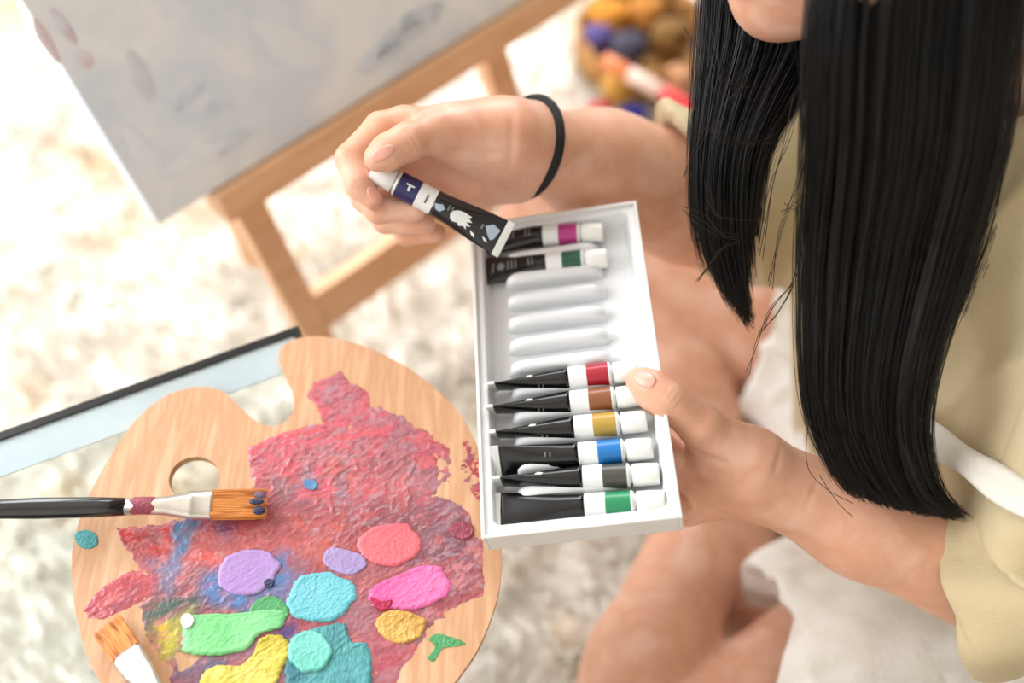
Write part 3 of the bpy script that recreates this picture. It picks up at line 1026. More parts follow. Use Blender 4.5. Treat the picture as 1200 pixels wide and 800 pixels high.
def paint_tube(label, mw, color, group, roll=0.0, r0=0.0076, wide=0.0108, prints=False, bend=0.0, marks=True):
    r = root('paint_tube', label, 'paint tube', matrix=mw, group=group)
    def seg(name, x0, x1, m, k, lab=None, capends=False):
        xs = np.linspace(x0, x1, k)
        V, n = tube_rings(xs, roll, r0, wide, bend=bend)
        f = grid_faces(k, n)
        if capends:
            f += [tuple(range(n))[::-1], tuple(range((k - 1) * n, k * n))]
        return mesh(name, V, f, m, r, local=True, label=lab)
    body = seg('tube_body', 0.003, 0.054, M['tube_black'], 18, 'glossy black tube body', True)
    seg('white_band', 0.054, 0.066, M['print_white'], 5, 'white band')
    seg('color_band', 0.066, 0.0805, mat('band_color', color, 0.3), 5, 'colour band showing the paint')
    n = 24
    V, f = lathe([(0.0805, r0), (0.0818, r0 * 0.97), (0.0832, r0 * 0.62), (0.086, r0 * 0.55)], n)
    mesh('shoulder', V, f, M['print_white'], r, local=True)
    # ribbed screw cap
    V = []
    n = 48
    prof = [(0.0838, 0.92), (0.0842, 0.98), (0.090, 0.98), (0.0985, 0.93), (0.1, 0.86)]
    for x, k in prof:
        for j in range(n):
            rr = (r0 - 0.0006) * k * (1 + (0.018 if j % 2 else -0.012) * (0.0842 < x < 0.0995))
            a = 2 * math.pi * j / n
            V.append((x, rr * math.cos(a), rr * math.sin(a)))
    f = grid_faces(len(prof), n) + [tuple(range(n))[::-1], tuple(range((len(prof) - 1) * n, len(prof) * n))]
    mesh('cap', V, f, M['cap_white'], r, local=True, label='white ribbed screw cap')
    # folded crimp strip
    V, f = box((0.0018, 0, 0), (0.0026, 0, 0), (0, wide + 0.0004, 0), (0, 0, 0.0011))
    V2 = V.copy()
    V2[:, 1] = V[:, 1] * math.cos(roll) - V[:, 2] * math.sin(roll)
    V2[:, 2] = V[:, 1] * math.sin(roll) + V[:, 2] * math.cos(roll) + bend * 0.06 ** 2
    bevel(mesh('crimp', V2, f, M['crimp'], r, smooth=False, local=True, label='pale folded crimp end'), 0.0005)

    def patch(name, poly, m, par):
        """flat print: polygon (x, angle) wrapped on the tube"""
        poly = np.array(poly, float)
        c = poly.mean(0)
        V = []
        for t in (1.0, 0.66, 0.33, 0.0):
            for q in (c + (poly - c) * t if t else [c]):
                a, b = tube_section(q[0], roll, r0, wide)
                a, b = a + 0.00012, b + 0.00012
                y, z = a * math.cos(q[1]), b * math.sin(q[1])
                V.append((q[0], y * math.cos(roll) - z * math.sin(roll), y * math.sin(roll) + z * math.cos(roll) + bend * (0.06 - q[0]) ** 2))
        k = len(poly)
        f = grid_faces(3, k) + [(2 * k + i, 2 * k + (i + 1) % k, 3 * k) for i in range(k)]
        f2 = []
        for q in f:
            a, b, cc = (np.array(V[i]) for i in q[:3])
            nrm = np.cross(b - a, cc - a)
            mid = (a + b + cc) / 3
            f2.append(q if nrm @ np.array([0, mid[1], mid[2]]) > 0 else q[::-1])
        return mesh(name, V, f2, m, par, local=True)

    def rect(x0, x1, a0, a1, k=4):
        o = []
        for i in range(k):
            o.append((x0 + (x1 - x0) * i / k, a0))
        for i in range(k):
            o.append((x1, a0 + (a1 - a0) * i / k))
        for i in range(k):
            o.append((x1 + (x0 - x1) * i / k, a1))
        for i in range(k):
            o.append((x0, a1 + (a0 - a1) * i / k))
        return o
    return r, body, patch, rect


def box_uv(px, py, w):
    """pixel -> box local (x, y) on the plane at height w"""
    r = ray(px, py)
    o = b0 + bn * w
    t = np.dot(o - CAM, bn) / np.dot(r, bn)
    q = CAM + r * t - b0
    return np.dot(q, bu), np.dot(q, bv)


SLOT = 'paint tubes lying in the slots of the white box'
tubes = [  # crimp px, cap px, colour, roll, half width, label
    ((557, 280), (707, 272), (176, 52, 128), 0.10, 0.0108, 'black paint tube with magenta band, farthest in the white box', 0),
    ((559, 317), (712, 302), (22, 84, 62), 0.05, 0.0108, 'black paint tube with dark bottle-green band beside the magenta one', 0),
    ((575, 455), (747, 434), (170, 30, 52), 1.72, 0.0072, 'black paint tube with crimson red band above the thumb tip', 0.9),
    ((573, 482), (752, 463), (138, 84, 54), 1.70, 0.0072, 'black paint tube with brown band next to the thumb', 0.9),
    ((576, 511), (758, 493), (182, 148, 62), 1.74, 0.0072, 'black paint tube with ochre yellow band', 0.9),
    ((579, 542), (765, 525), (24, 116, 190), 0.75, 0.0092, 'black paint tube with bright blue band', 0.6),
    ((581, 566), (773, 555), (74, 72, 66), 1.62, 0.0076, 'black paint tube with dark grey band', 0.5),
    ((578, 598), (780, 587), (36, 138, 90), 0.06, 0.0108, 'black paint tube with emerald green band, nearest end of the white box', 2),
]
for (p0, p1, colr, roll, wide, lab, mk) in tubes:
    w = -0.0068
    a = np.array([*box_uv(*p0, w), w + (0.0005 if roll > 0.5 else -0.002)])
    b = np.array([*box_uv(*p1, w), w])
    d = norm(b - a)
    s = norm(np.cross([0, 0, 1.0], d))
    nn = np.cross(d, s)
    k = np.linalg.norm(b - a) / TL_
    loc = Matrix([[d[i] * k, s[i], nn[i], a[i]] for i in range(3)] + [[0, 0, 0, 1]])
    r, body, patch, rect = paint_tube(lab, BOXM @ loc, colr, SLOT, roll, 0.0073, wide, bend=(0.0 if mk in (0, 2) else 0.3))
    if mk == 0:                                  # small grey lettering, too small to read
        for x in (0.012, 0.024, 0.027, 0.030, 0.040, 0.043):
            patch('print_line', rect(x, x + 0.0012, 1.2, 1.9), M['print_grey'], body)
        patch('print_mark', [(0.019 + 0.003 * math.cos(t), 1.55 + 0.3 * math.sin(t)) for t in np.linspace(0, 2 * math.pi, 12, endpoint=False)], M['print_grey'], body)
    elif mk < 1:
        patch('print_mark', [(0.0250, -0.1 - mk * 0.3), (0.029, 0.0 - mk * 0.3), (0.0305, -0.25 - mk * 0.3), (0.027, -0.45 - mk * 0.3)], M['print_white'], body)
        for x in (0.033, 0.036):
            patch('print_line', rect(x, x + 0.001, 1.3 - mk * 0.6, 1.65 - mk * 0.6), M['print_grey'], body)

# the tube held in the far hand
hc, hk = P(592, 281, 0.612), P(436, 199, 0.600)
d = norm(hk - hc)
view = norm(CAM - (hc + hk) / 2)
nn = norm(view - d * np.dot(view, d))
s = np.cross(nn, d)
mw = Matrix([[d[i], s[i], nn[i], hc[i]] for i in range(3)] + [[0, 0, 0, 1]])
mw = mw @ Matrix.Diagonal((np.linalg.norm(hk - hc) / TL_, 1, 1, 1))
r, body, patch, rect = paint_tube('black paint tube with navy band held between thumb and fingers above the box', mw, (38, 40, 92), None, 0.0, 0.0080, 0.0112, bend=0.9)
# letter T on the navy band, read with the cap to the left
cb = [c for c in r.children if c.name.startswith('color_band')][0]
wb = [c for c in r.children if c.name.startswith('white_band')][0]
patch('letter', rect(0.0695, 0.0755, 1.82, 1.95), M['print_white'], cb)
patch('letter', rect(0.0718, 0.0735, 1.42, 1.83), M['print_white'], cb)
# white brush-stroke swatch and other print on the black body
sw = [(0.0400, 1.70), (0.0412, 1.45), (0.0402, 1.15), (0.0375, 1.0), (0.0345, 1.1), (0.0325, 0.95), (0.0300, 1.1), (0.0270, 0.98), (0.0282, 1.2), (0.0250, 1.3), (0.0292, 1.42), (0.0252, 1.55), (0.0290, 1.72), (0.0270, 1.85), (0.0330, 1.92), (0.0370, 1.88)]
patch('swatch', sw, M['print_white'], body)
patch('swatch', [(0.0245, 1.1), (0.0225, 0.85), (0.0195, 0.75), (0.0205, 1.0)], M['print_white'], body)
pb = mat('print_pale_blue', (170, 190, 206), 0.35)
patch('print_mark', [(0.0165, 1.75), (0.0120, 2.05), (0.0060, 1.9), (0.0075, 1.3), (0.0095, 1.15), (0.0130, 1.4)], pb, body)
patch('print_mark', [(0.0155, 1.15), (0.0130, 0.95), (0.0100, 0.92), (0.0125, 1.1)], M['print_white'], body)
patch('print_mark', rect(0.0175, 0.0190, 1.5, 1.8), M['print_grey'], body)
patch('print_mark', [(0.0530, 1.55), (0.0480, 1.75), (0.0455, 1.5), (0.0480, 1.15), (0.0515, 1.2)], pb, body)
for k in range(2):
    patch('print_line', rect(0.0430 - 0.0025 * k, 0.0442 - 0.0025 * k, 1.5, 1.95), M['print_grey'], body)
patch('print_line', rect(0.0585, 0.0600, 1.2, 1.9), M['print_grey'], wb)

# ------------------------------------------------------------------ easel and canvas
ZE = 0.30
ca = Z(180, 260, ZE)
cb_ = Z(604, 0, ZE)
ee = norm(cb_ - ca)
back = np.array([-ee[1], ee[0], 0])            # away from the painter
lean = math.radians(24)
eu = norm(back * math.sin(lean) + np.array([0, 0, 1]) * math.cos(lean))    # up along the easel
en = norm(np.cross(ee, eu))
if np.dot(en, CAM - ca) < 0:
    en = -en
easel = root('easel', 'pale wooden studio easel standing on the rug behind the table', 'easel', tuple((ca + ee * 0.3 + back * 0.1) * [1, 1, 0]))
E = lambda s, h, o=0.0: ca + ee * s + eu * h + en * o      # easel plane coordinates
hdown = ZE / eu[2]
bar('ledge', E(0.05, -0.014, 0.004), E(0.66, -0.014, 0.004), 0.026, 0.04, eu, M['easel_wood'], easel)
bar('front_leg', E(0.085, 0.42, -0.035), E(0.085, -hdown, -0.035), 0.030, 0.022, ee, M['easel_wood'], easel)
bar('front_leg', E(0.385, 0.42, -0.035), E(0.385, -hdown, -0.035), 0.030, 0.022, ee, M['easel_wood'], easel)
bar('crossbar', E(0.10, -0.185, -0.035), E(0.37, -0.185, -0.035), 0.042, 0.020, eu, M['easel_wood'], easel)
bar('rear_leg', E(0.12, 0.30, -0.06), (E(0.12, 0, 0) + back * 0.14) * [1, 1, 0], 0.026, 0.020, ee, M['easel_wood'], easel)
bar('rear_leg', E(0.30, 0.30, -0.06), (E(0.30, 0, 0) + back * 0.14) * [1, 1, 0], 0.026, 0.020, ee, M['easel_wood'], easel)

cm = mat('canvas_paint', (222, 230, 238), 0.8, var=[(236, 240, 243), (216, 226, 238), (230, 236, 241)], scale=9, bump=0.2, bump_scale=500, contrast=(0.3, 0.7))
canvas = root('canvas', 'large grey-white canvas with faint blue and pink strokes resting on the easel', 'canvas', tuple(ca))
CW, CH = 0.62, 0.52
v, f = box(E(CW / 2, CH / 2, 0.0), ee * CW / 2, eu * CH / 2, en * 0.011)
bevel(mesh('stretched_cloth', v, f, cm, canvas, smooth=False), 0.0015)


def stroke(pts, w, colr, nm):
    """thin paint stroke lying on the canvas face, points in canvas coordinates"""
    p = smooth_open(pts, 18)
    V = []
    for i, q in enumerate(p):
        d = norm(p[min(i + 1, 17)] - p[max(i - 1, 0)])
        k = w * math.sin(math.pi * (i + 0.7) / 18.4) ** 0.6
        for sgn, h in ((-1, 0.0113), (-0.5, 0.0119), (0.5, 0.0119), (1, 0.0113)):
            V.append(E(q[0] - d[1] * k * sgn, q[1] + d[0] * k * sgn, h))
    mesh('paint_stroke', V, grid_faces(18, 4, False), mat('stroke', tuple(int(0.6 * x + 0.4 * y) for x, y in zip(colr, (222, 230, 238))), 0.8, var=[tuple(int(0.2 * x + 0.8 * y) for x, y in zip(colr, (226, 234, 241)))], scale=60, contrast=(0.4, 0.58)), canvas, label=nm)


def C(px, py):
    """pixel -> canvas coordinates"""
    r = ray(px, py)
    o = E(0, 0, 0.0115)
    q = CAM + r * (np.dot(o - CAM, en) / np.dot(r, en)) - ca
    return (np.dot(q, ee), np.dot(q, eu))


BLU, PNK, WHT = (176, 196, 216), (222, 190, 196), (236, 241, 246)
stroke([C(205, 130), C(222, 112), C(240, 95)], 0.006, BLU, 'blue paint stroke')
stroke([C(235, 135), C(255, 126), C(272, 118)], 0.006, BLU, 'blue paint stroke')
stroke([C(422, 84), C(445, 66), C(470, 50)], 0.010, BLU, 'blue paint stroke')
stroke([C(440, 70), C(470, 40), C(515, 18)], 0.010, (160, 174, 190), 'blue paint stroke')
stroke([C(470, 40), C(482, 26), C(520, 5)], 0.009, (150, 166, 184), 'blue paint stroke')
stroke([C(255, 180), C(275, 165), C(300, 150)], 0.006, (170, 184, 196), 'pale blue paint stroke')
stroke([C(92, 60), C(100, 70), C(104, 80)], 0.006, PNK, 'pink paint stroke')
stroke([C(40, 22), C(52, 44), C(70, 74)], 0.004, PNK, 'pink paint stroke')
stroke([C(60, 10), C(75, 30), C(90, 52)], 0.004, (200, 168, 178), 'pink paint stroke')
stroke([C(150, 60), C(165, 90), C(178, 120)], 0.008, (200, 206, 214), 'grey paint stroke')
stroke([C(190, 205), C(225, 190), C(262, 170)], 0.008, WHT, 'off white paint stroke')
stroke([C(300, 20), C(340, 55), C(380, 70)], 0.014, (230, 236, 242), 'pale paint stroke')
stroke([C(150, 150), C(170, 180), C(190, 205)], 0.009, WHT, 'off white paint stroke')


# ------------------------------------------------------------------ the seated person
person = root('person', 'person with long black hair, beige linen top and white shorts, holding a box and tube', 'person',
              (0.33, 0.38, 0.0))

def crease(v, f, lines):
    """presses fine skin folds into the surface: lines of (px, py, px, py, depth, width px) on the side that faces the camera"""
    n = vnormals(v, f)
    q = v - CAM
    d = q @ FWD
    px, py = 600 + F * (q @ RIGHT) / d, 400 - F * (q @ UP) / d
    facing = (n * (-q)).sum(1) > 0
    out = v.copy()
    for x0, y0, x1, y1, dep, wd in lines:
        e = np.array([x1 - x0, y1 - y0], float)
        t = ((px - x0) * e[0] + (py - y0) * e[1]) / (e @ e)
        tc_ = np.clip(t, 0, 1)
        bow = 3.0 * np.sin(math.pi * tc_) * 0.5
        dd = np.hypot(px - x0 - tc_ * e[0] - bow, py - y0 - tc_ * e[1])
        w = np.exp(-(dd / wd) ** 2) * facing * np.clip(np.sin(math.pi * np.clip(t, 0.02, 0.98)) * 1.6, 0, 1)
        out -= n * (dep * w)[:, None]
    return out


# --- near (left) arm and hand holding the box
Fl = Field((0.02, 0.12, 0.30), (0.36, 0.42, 0.52), 0.0014)
wr = P(884, 557, 0.615)
el_l = P(1180, 690, 0.62)
Fl.add([cap(wr, P(1010, 612, 0.62), 0.0245, 0.0305, None), cap(P(1010, 612, 0.62), el_l, 0.0305, 0.036)], 0.02)
# palm: thenar mass, palm slabs fanning to the knuckles under the box
tmc = P(856, 532, 0.607)
tmp = P(822, 500, 0.5935)
tip_ = P(781, 468, 0.5865)
tti = P(749, 446, 0.5925)
kn = [P(798, 543, 0.624), P(786, 563, 0.634), P(792, 582, 0.642), P(806, 596, 0.648)]
palm = []
for i, k_ in enumerate(kn):
    palm.append(cap(P(870, 545 + 8 * i, 0.612 + 0.006 * i), k_, 0.0170, 0.0115))
Fl.add(palm, 0.016, 0.012)
Fl.add([cap(P(874, 545, 0.609), P(842, 524, 0.604), 0.0200, 0.0145)], 0.018)
# thumb
Fl.add([cap(tmc, tmp, 0.0180, 0.0128), cap(tmp, P(800, 482, 0.589), 0.0126, 0.0104), cap(P(800, 482, 0.589), tip_, 0.0104, 0.0112),
        cap(tip_, P(764, 456, 0.5895), 0.0111, 0.0108), cap(P(764, 456, 0.5895), tti, 0.0108, 0.0082)], 0.010, 0.006)
# fingers under the box, curled up against its base
def under(px, py, h):
    """point h below the box floor at a pixel"""
    x, y = box_uv(px, py, -BH - h)
    return b0 + bu * x + bv * y - bn * (BH + h)
fing = [((760, 512), (716, 498), (680, 490)), ((744, 545), (694, 536), (655, 530)), ((748, 572), (700, 570), (664, 566)), ((768, 592), (728, 596), (700, 596))]
for k_, q, r0 in zip(kn, fing, (0.0092, 0.0095, 0.0090, 0.0080)):
    pts_ = [k_] + [under(*p, r0 + 0.001) for p in q]
    Fl.add(chain(pts_, [r0 + 0.0014, r0 + 0.0003, r0, r0 * 0.82]), 0.004, 0.003)
vl, fl = Fl.mesh()
vl = relax(vl, fl, 3, 0.5)
vl = crease(vl, fl, [(775, 478, 791, 455, .0007, 2.2), (780, 480, 796, 460, .0008, 2.2), (786, 482, 801, 465, .0006, 2.2), (770, 474, 785, 452, .0004, 2.0),
                     (806, 528, 862, 548, .0012, 4.0), (915, 520, 905, 560, .0005, 3.5), (960, 560, 940, 600, .0005, 4)])

# --- far (right) arm and hand holding the tube
wr_r = P(626, 173, 0.660)
fa1, fa2 = P(705, 199, 0.722), P(812, 231, 0.765)
el_r = P(884, 244, 0.790)
fore = [cap(wr_r, fa1, 0.0275, 0.0372), cap(fa1, fa2, 0.0372, 0.046), cap(fa2, el_r, 0.046, 0.048)]
q0, q1, q2 = P(622, 117, 0.660), P(655, 172, 0.633), P(612, 229, 0.660)
tie_c = q0
tie_n = norm(np.cross(q1 - q0, q2 - q0))
if np.dot(tie_n, fa1 - wr_r) < 0:
    tie_n = -tie_n
Fr = Field((-0.15, 0.34, 0.36), (0.075, 0.58, 0.58), 0.0012)
Fr.add(fore, 0.02, 0.03)
kr = [P(474, 146, 0.620), P(468, 174, 0.642), P(482, 207, 0.658), P(502, 236, 0.668)]
palm = []
for i, k_ in enumerate(kr):
    palm.append(cap(P(598, 160 + 15 * i, 0.636 + 0.007 * i), k_, 0.0185, 0.0108))
Fr.add(palm, 0.018, 0.012)
Fr.add([cap(wr_r, P(580, 168, 0.642), 0.0255, 0.0225)], 0.016)
# thenar and thumb on top of the cap
Fr.add([cap(P(588, 160, 0.632), P(536, 158, 0.618), 0.0205, 0.0160)], 0.018)
Fr.add([cap(P(536, 158, 0.618), P(508, 156, 0.605), 0.0150, 0.0118), cap(P(508, 156, 0.605), P(478, 166, 0.592), 0.0116, 0.0104),
        cap(P(478, 166, 0.592), P(455, 178, 0.5875), 0.0104, 0.0100), cap(P(455, 178, 0.5875), P(441, 186, 0.587), 0.0098, 0.0076)], 0.010, 0.006)
# index: bent over and down beside the cap
Fr.add(chain([kr[0], P(446, 150, 0.613), P(411, 186, 0.606), P(420, 216, 0.600), P(437, 234, 0.600)], [0.0112, 0.0098, 0.0093, 0.0084, 0.0064]), 0.005, 0.003)
# middle, ring, little curled behind the tube
Fr.add(chain([kr[1], P(424, 204, 0.640), P(428, 232, 0.622), P(444, 246, 0.612), P(486, 246, 0.612)], [0.0108, 0.0094, 0.0088, 0.0084, 0.0070]), 0.0015, 0.003)
Fr.add(chain([kr[2], P(440, 240, 0.660), P(452, 258, 0.642), P(498, 262, 0.634)], [0.0104, 0.0090, 0.0084, 0.0070]), 0.0015, 0.003)
Fr.add(chain([kr[3], P(466, 262, 0.676), P(476, 274, 0.660), P(512, 273, 0.650)], [0.0096, 0.0080, 0.0074, 0.0062]), 0.0015, 0.003)
Fr.halfspace(tie_c + tie_n * 0.0006, tie_n)
vr, fr2 = Fr.mesh()
vr = relax(vr, fr2, 3, 0.5)
vr = crease(vr, fr2, [(468, 150, 486, 178, .0005, 2.2), (473, 147, 491, 175, .0006, 2.2), (404, 176, 428, 184, .0004, 2.2), (404, 182, 426, 190, .0005, 2.2),
                      (510, 178, 592, 182, .0016, 6.0), (500, 200, 560, 222, .0010, 5.0), (414, 214, 430, 208, .0004, 2.0), (600, 128, 596, 205, .0006, 5.0)])
Fa = Field((-0.02, 0.33, 0.30), (0.27, 0.60, 0.60), 0.0026)
Fa.add(fore, 0.02, 0.03)
Fa.halfspace(tie_c - tie_n * 0.0006, -tie_n)
va, fa_ = Fa.mesh()
va = relax(va, fa_, 3, 0.5)

# --- head, neck, trunk, legs (coarser)
Fb = Field((-0.12, -0.02, -0.03), (0.62, 0.86, 0.90), 0.0052)
neck0 = np.array([0.30, 0.45, 0.54])
hipc = np.array([0.37, 0.373, 0.125])
sh_l, sh_r = np.array([0.36, 0.31, 0.55]), np.array([0.25, 0.59, 0.52])
Fb.add([cap(hipc, np.array([0.355, 0.40, 0.30]), 0.085, 0.075, ((0, 1, 0), 0.72)), cap(np.array([0.355, 0.40, 0.30]), np.array([0.32, 0.44, 0.47]), 0.075, 0.078, ((0, 1, 0), 0.68))], 0.05)
Fb.add([cap(sh_l, neck0, 0.045, 0.05), cap(sh_r, neck0, 0.045, 0.05)], 0.04)
Fb.add([cap(sh_l, el_l, 0.045, 0.034), cap(sh_r, el_r, 0.045, 0.040)], 0.02)
# head: the chin is in the picture, the face looks down at the tube
chin = P(888, 27, 0.565)
fdir = norm(np.array([-0.80, -0.10, -0.50]))      # where the face looks
hup = norm(np.array([-0.50, -0.05, 0.85]))
hup = norm(hup - fdir * np.dot(hup, fdir))
hsd = np.cross(fdir, hup)
HB = np.stack([fdir, hsd, hup])
hc0 = chin - fdir * 0.085 + hup * 0.118
Fb.add([ell(hc0 - fdir * 0.008 + hup * 0.02, (0.094, 0.076, 0.098), HB)], 0.01)
Fb.add([ell(hc0 + fdir * 0.030 - hup * 0.035, (0.058, 0.060, 0.075), HB)], 0.03)
jaw = lambda s: chin - fdir * 0.062 + hup * 0.030 + hsd * s * 0.046
Fb.add([cap(chin - fdir * 0.018 + hup * 0.014, jaw(1), 0.0205, 0.022), cap(chin - fdir * 0.018 + hup * 0.014, jaw(-1), 0.0205, 0.022)], 0.03)
nose = hc0 + fdir * 0.095 - hup * 0.022
Fb.add([cap(hc0 + fdir * 0.082 + hup * 0.018, nose, 0.008, 0.012), cap(nose - hsd * 0.009 - fdir * 0.006, nose + hsd * 0.009 - fdir * 0.006, 0.009)], 0.012)
mou = hc0 + fdir * 0.086 - hup * 0.062
Fb.add([cap(mou - hsd * 0.018 - fdir * 0.005 + hup * 0.004, mou + hsd * 0.018 - fdir * 0.005 + hup * 0.004, 0.007), cap(mou - hsd * 0.014 - fdir * 0.004 - hup * 0.007, mou + hsd * 0.014 - fdir * 0.004 - hup * 0.007, 0.0075)], 0.006)
for s_ in (-1, 1):
    Fb.cut([ell(hc0 + fdir * 0.086 + hsd * s_ * 0.031 + hup * 0.012, (0.012, 0.017, 0.011), HB)], 0.012)
    Fb.add([ell(hc0 + fdir * 0.072 + hsd * s_ * 0.031 + hup * 0.010, (0.012, 0.015, 0.011), HB)], 0.004)
    Fb.add([ell(hc0 - fdir * 0.006 + hsd * s_ * 0.078 - hup * 0.004, (0.018, 0.007, 0.030), HB)], 0.008)
Fb.add([cap(hc0 - fdir * 0.045 - hup * 0.06, neck0 + np.array([0.01, 0, 0.0]), 0.046, 0.050)], 0.03)
# legs, crossed
hipl, hipr = np.array([0.385, 0.285, 0.125]), np.array([0.36, 0.465, 0.125])
kner, ankr = P(640, 268, 0.99), P(884, 702, 0.885)
knel, ankl = P(690, 975, 0.71), P(868, 500, 0.985)
Fb.add([cap(hipr, kner, 0.078, 0.050)], 0.03)
clf = P(782, 455, 0.955)
Fb.add([cap(kner, clf, 0.050, 0.060), cap(clf, ankr, 0.060, 0.037)], 0.006, 0.03)
Fb.add([cap(hipl, knel, 0.066, 0.048)], 0.03)
Fb.add([cap(knel, knel + (ankl - knel) * 0.33, 0.046, 0.050), cap(knel + (ankl - knel) * 0.33, ankl, 0.050, 0.032)], 0.005, 0.02)
# feet
Fb.add([cap(ankr, ankr + np.array([0.02, -0.03, -0.02]), 0.034, 0.030), cap(ankr + np.array([0.01, 0.0, -0.015]), ankr + np.array([0.115, -0.055, -0.035]), 0.032, 0.022)], 0.02)
Fb.add([cap(ankl, ankl + np.array([0.11, 0.04, -0.02]), 0.030, 0.020)], 0.02)
Fb.add([ell(P(846, 690, 0.856), (0.014, 0.014, 0.012))], 0.012)
vb, fb = Fb.mesh()
vb = relax(vb, fb, 2, 0.5)

V = np.vstack([vl, vr, vb, va])
Fc = np.vstack([fl, fr2 + len(vl), fb + len(vl) + len(vr), fa_ + len(vl) + len(vr) + len(vb)])
body = mesh('body', V, Fc, M['skin'], person)
bvh_arms = BVHTree.FromPolygons([tuple(p) for p in np.vstack([vl, vr])], [tuple(q) for q in np.vstack([fl, fr2 + len(vl)])])


def hit(tree, px, py):
    h = tree.ray_cast(Vector(CAM), Vector(norm(ray(px, py))))
    return None if h[0] is None else (np.array(h[0]), np.array(h[1]))


def nail(outline, label):
    o = smooth_closed(outline, 40)
    c = o.mean(0)
    V = []
    for t in (1.0, 0.9, 0.7, 0.45, 0.2, 0.0):
        for q in (c + (o - c) * t if t else [c]):
            h = hit(bvh_arms, *q)
            p, n = h if h else (P(q[0], q[1], 0.6), -FWD)
            V.append(p + n * (0.0006 if t < 1 else -0.0004))
    f = grid_faces(5, 40) + [(160 + i, 160 + (i + 1) % 40, 200) for i in range(40)]
    a = [V[i] for i in f[0][:3]]
    if np.dot(np.cross(a[1] - a[0], a[2] - a[0]), CAM - a[0]) < 0:
        f = [q[::-1] for q in f]
    mesh('fingernail', V, f, M['nail'], person, label=label)


nail([(742, 437), (752, 433), (764, 437), (770, 446), (764, 455), (752, 453), (743, 447)], 'thumb nail over the box rim')
nail([(436, 180), (446, 172), (458, 169), (464, 175), (456, 184), (443, 190), (436, 187)], 'thumb nail on the tube cap')
nail([(430, 221), (438, 219), (446, 227), (447, 236), (440, 240), (432, 232)], 'index finger nail beside the tube cap')

# black elastic on the far wrist: the circle through three seen points
ab_, ac_ = q1 - q0, q2 - q0
nx = np.cross(ab_, ac_)
cc_ = q0 + (np.cross(nx, ab_) * (ac_ @ ac_) + np.cross(ac_, nx) * (ab_ @ ab_)) / (2 * (nx @ nx))
rad = np.linalg.norm(q0 - cc_)
u_ = norm(q0 - cc_)
w_ = np.cross(norm(nx), u_)
path = [cc_ + rad * (u_ * math.cos(t) + w_ * math.sin(t)) for t in np.linspace(0, 2 * math.pi, 64, endpoint=False)]
V = []
for i in range(64):
    t = 2 * math.pi * i / 64
    rd = u_ * math.cos(t) + w_ * math.sin(t)
    for k in range(10):
        a = 2 * math.pi * k / 10
        V.append(path[i] + 0.0034 * (rd * math.cos(a) + norm(nx) * math.sin(a) * 1.15))
f = [(i * 10 + k, i * 10 + (k + 1) % 10, ((i + 1) % 64) * 10 + (k + 1) % 10, ((i + 1) % 64) * 10 + k) for i in range(64) for k in range(10)]
mesh('hair_tie', V, f, M['elastic'], person, label='black elastic hair tie round the wrist')


# --- clothes
def cloth(name, field, m, label, folds=0.004, freq=16, seed=0.0, stretch=(1, 1, 1), it=2):
    v, f = field.mesh()
    v = relax(v, f, it, 0.5)
    n = vnormals(v, f)
    q = v * np.array(stretch)
    a = vnoise(q + seed, freq) + 0.5 * vnoise(q + seed + 4, freq * 2.2)
    rid = (1 - np.abs(vnoise(q + seed + 11, freq * 1.3))) ** 3
    v = v + n * (folds * (0.6 * a + 0.9 * rid - 0.4))[:, None]
    return mesh(name, v, f, m, person, label=label), v, f


S = Field((0.04, 0.02, 0.05), (0.62, 0.78, 0.66), 0.0042)
S.add([cap(hipc + np.array([-0.01, 0, 0.06]), np.array([0.335, 0.40, 0.31]), 0.115, 0.105, ((0, 1, 0), 0.72)),
       cap(np.array([0.335, 0.40, 0.31]), np.array([0.31, 0.44, 0.46]), 0.105, 0.095, ((0, 1, 0), 0.66))], 0.05)
S.add([cap(sh_l, neck0, 0.062, 0.058), cap(sh_r, neck0, 0.062, 0.058)], 0.04)
S.add([cap(sh_l, sh_l + (el_l - sh_l) * 0.75, 0.070, 0.060)], 0.03)
hem_r = P(797, 168, 0.740)
S.add([cap(sh_r, el_r, 0.060, 0.060), cap(el_r, P(765, 208, 0.750), 0.062, 0.057)], 0.02)
S.cut([cap(neck0 + np.array([-0.01, 0, 0.02]), neck0 + np.array([-0.03, -0.005, 0.09]), 0.062, 0.095)], 0.012)
bdir = RIGHT * -0.84 + UP * -0.54
S.halfspace(hem_r, bdir, P(770, 215, 0.75) - 0.078, P(770, 215, 0.75) + 0.078)
S.cut([cap(P(850, 238, 0.78), P(740, 210, 0.735), 0.051, 0.045)], 0.004)
_, vs_, fs_ = cloth('shirt', S, M['linen'], 'loose beige linen top with wide sleeves', 0.007, 13, 2.0, (1, 1, 0.6))

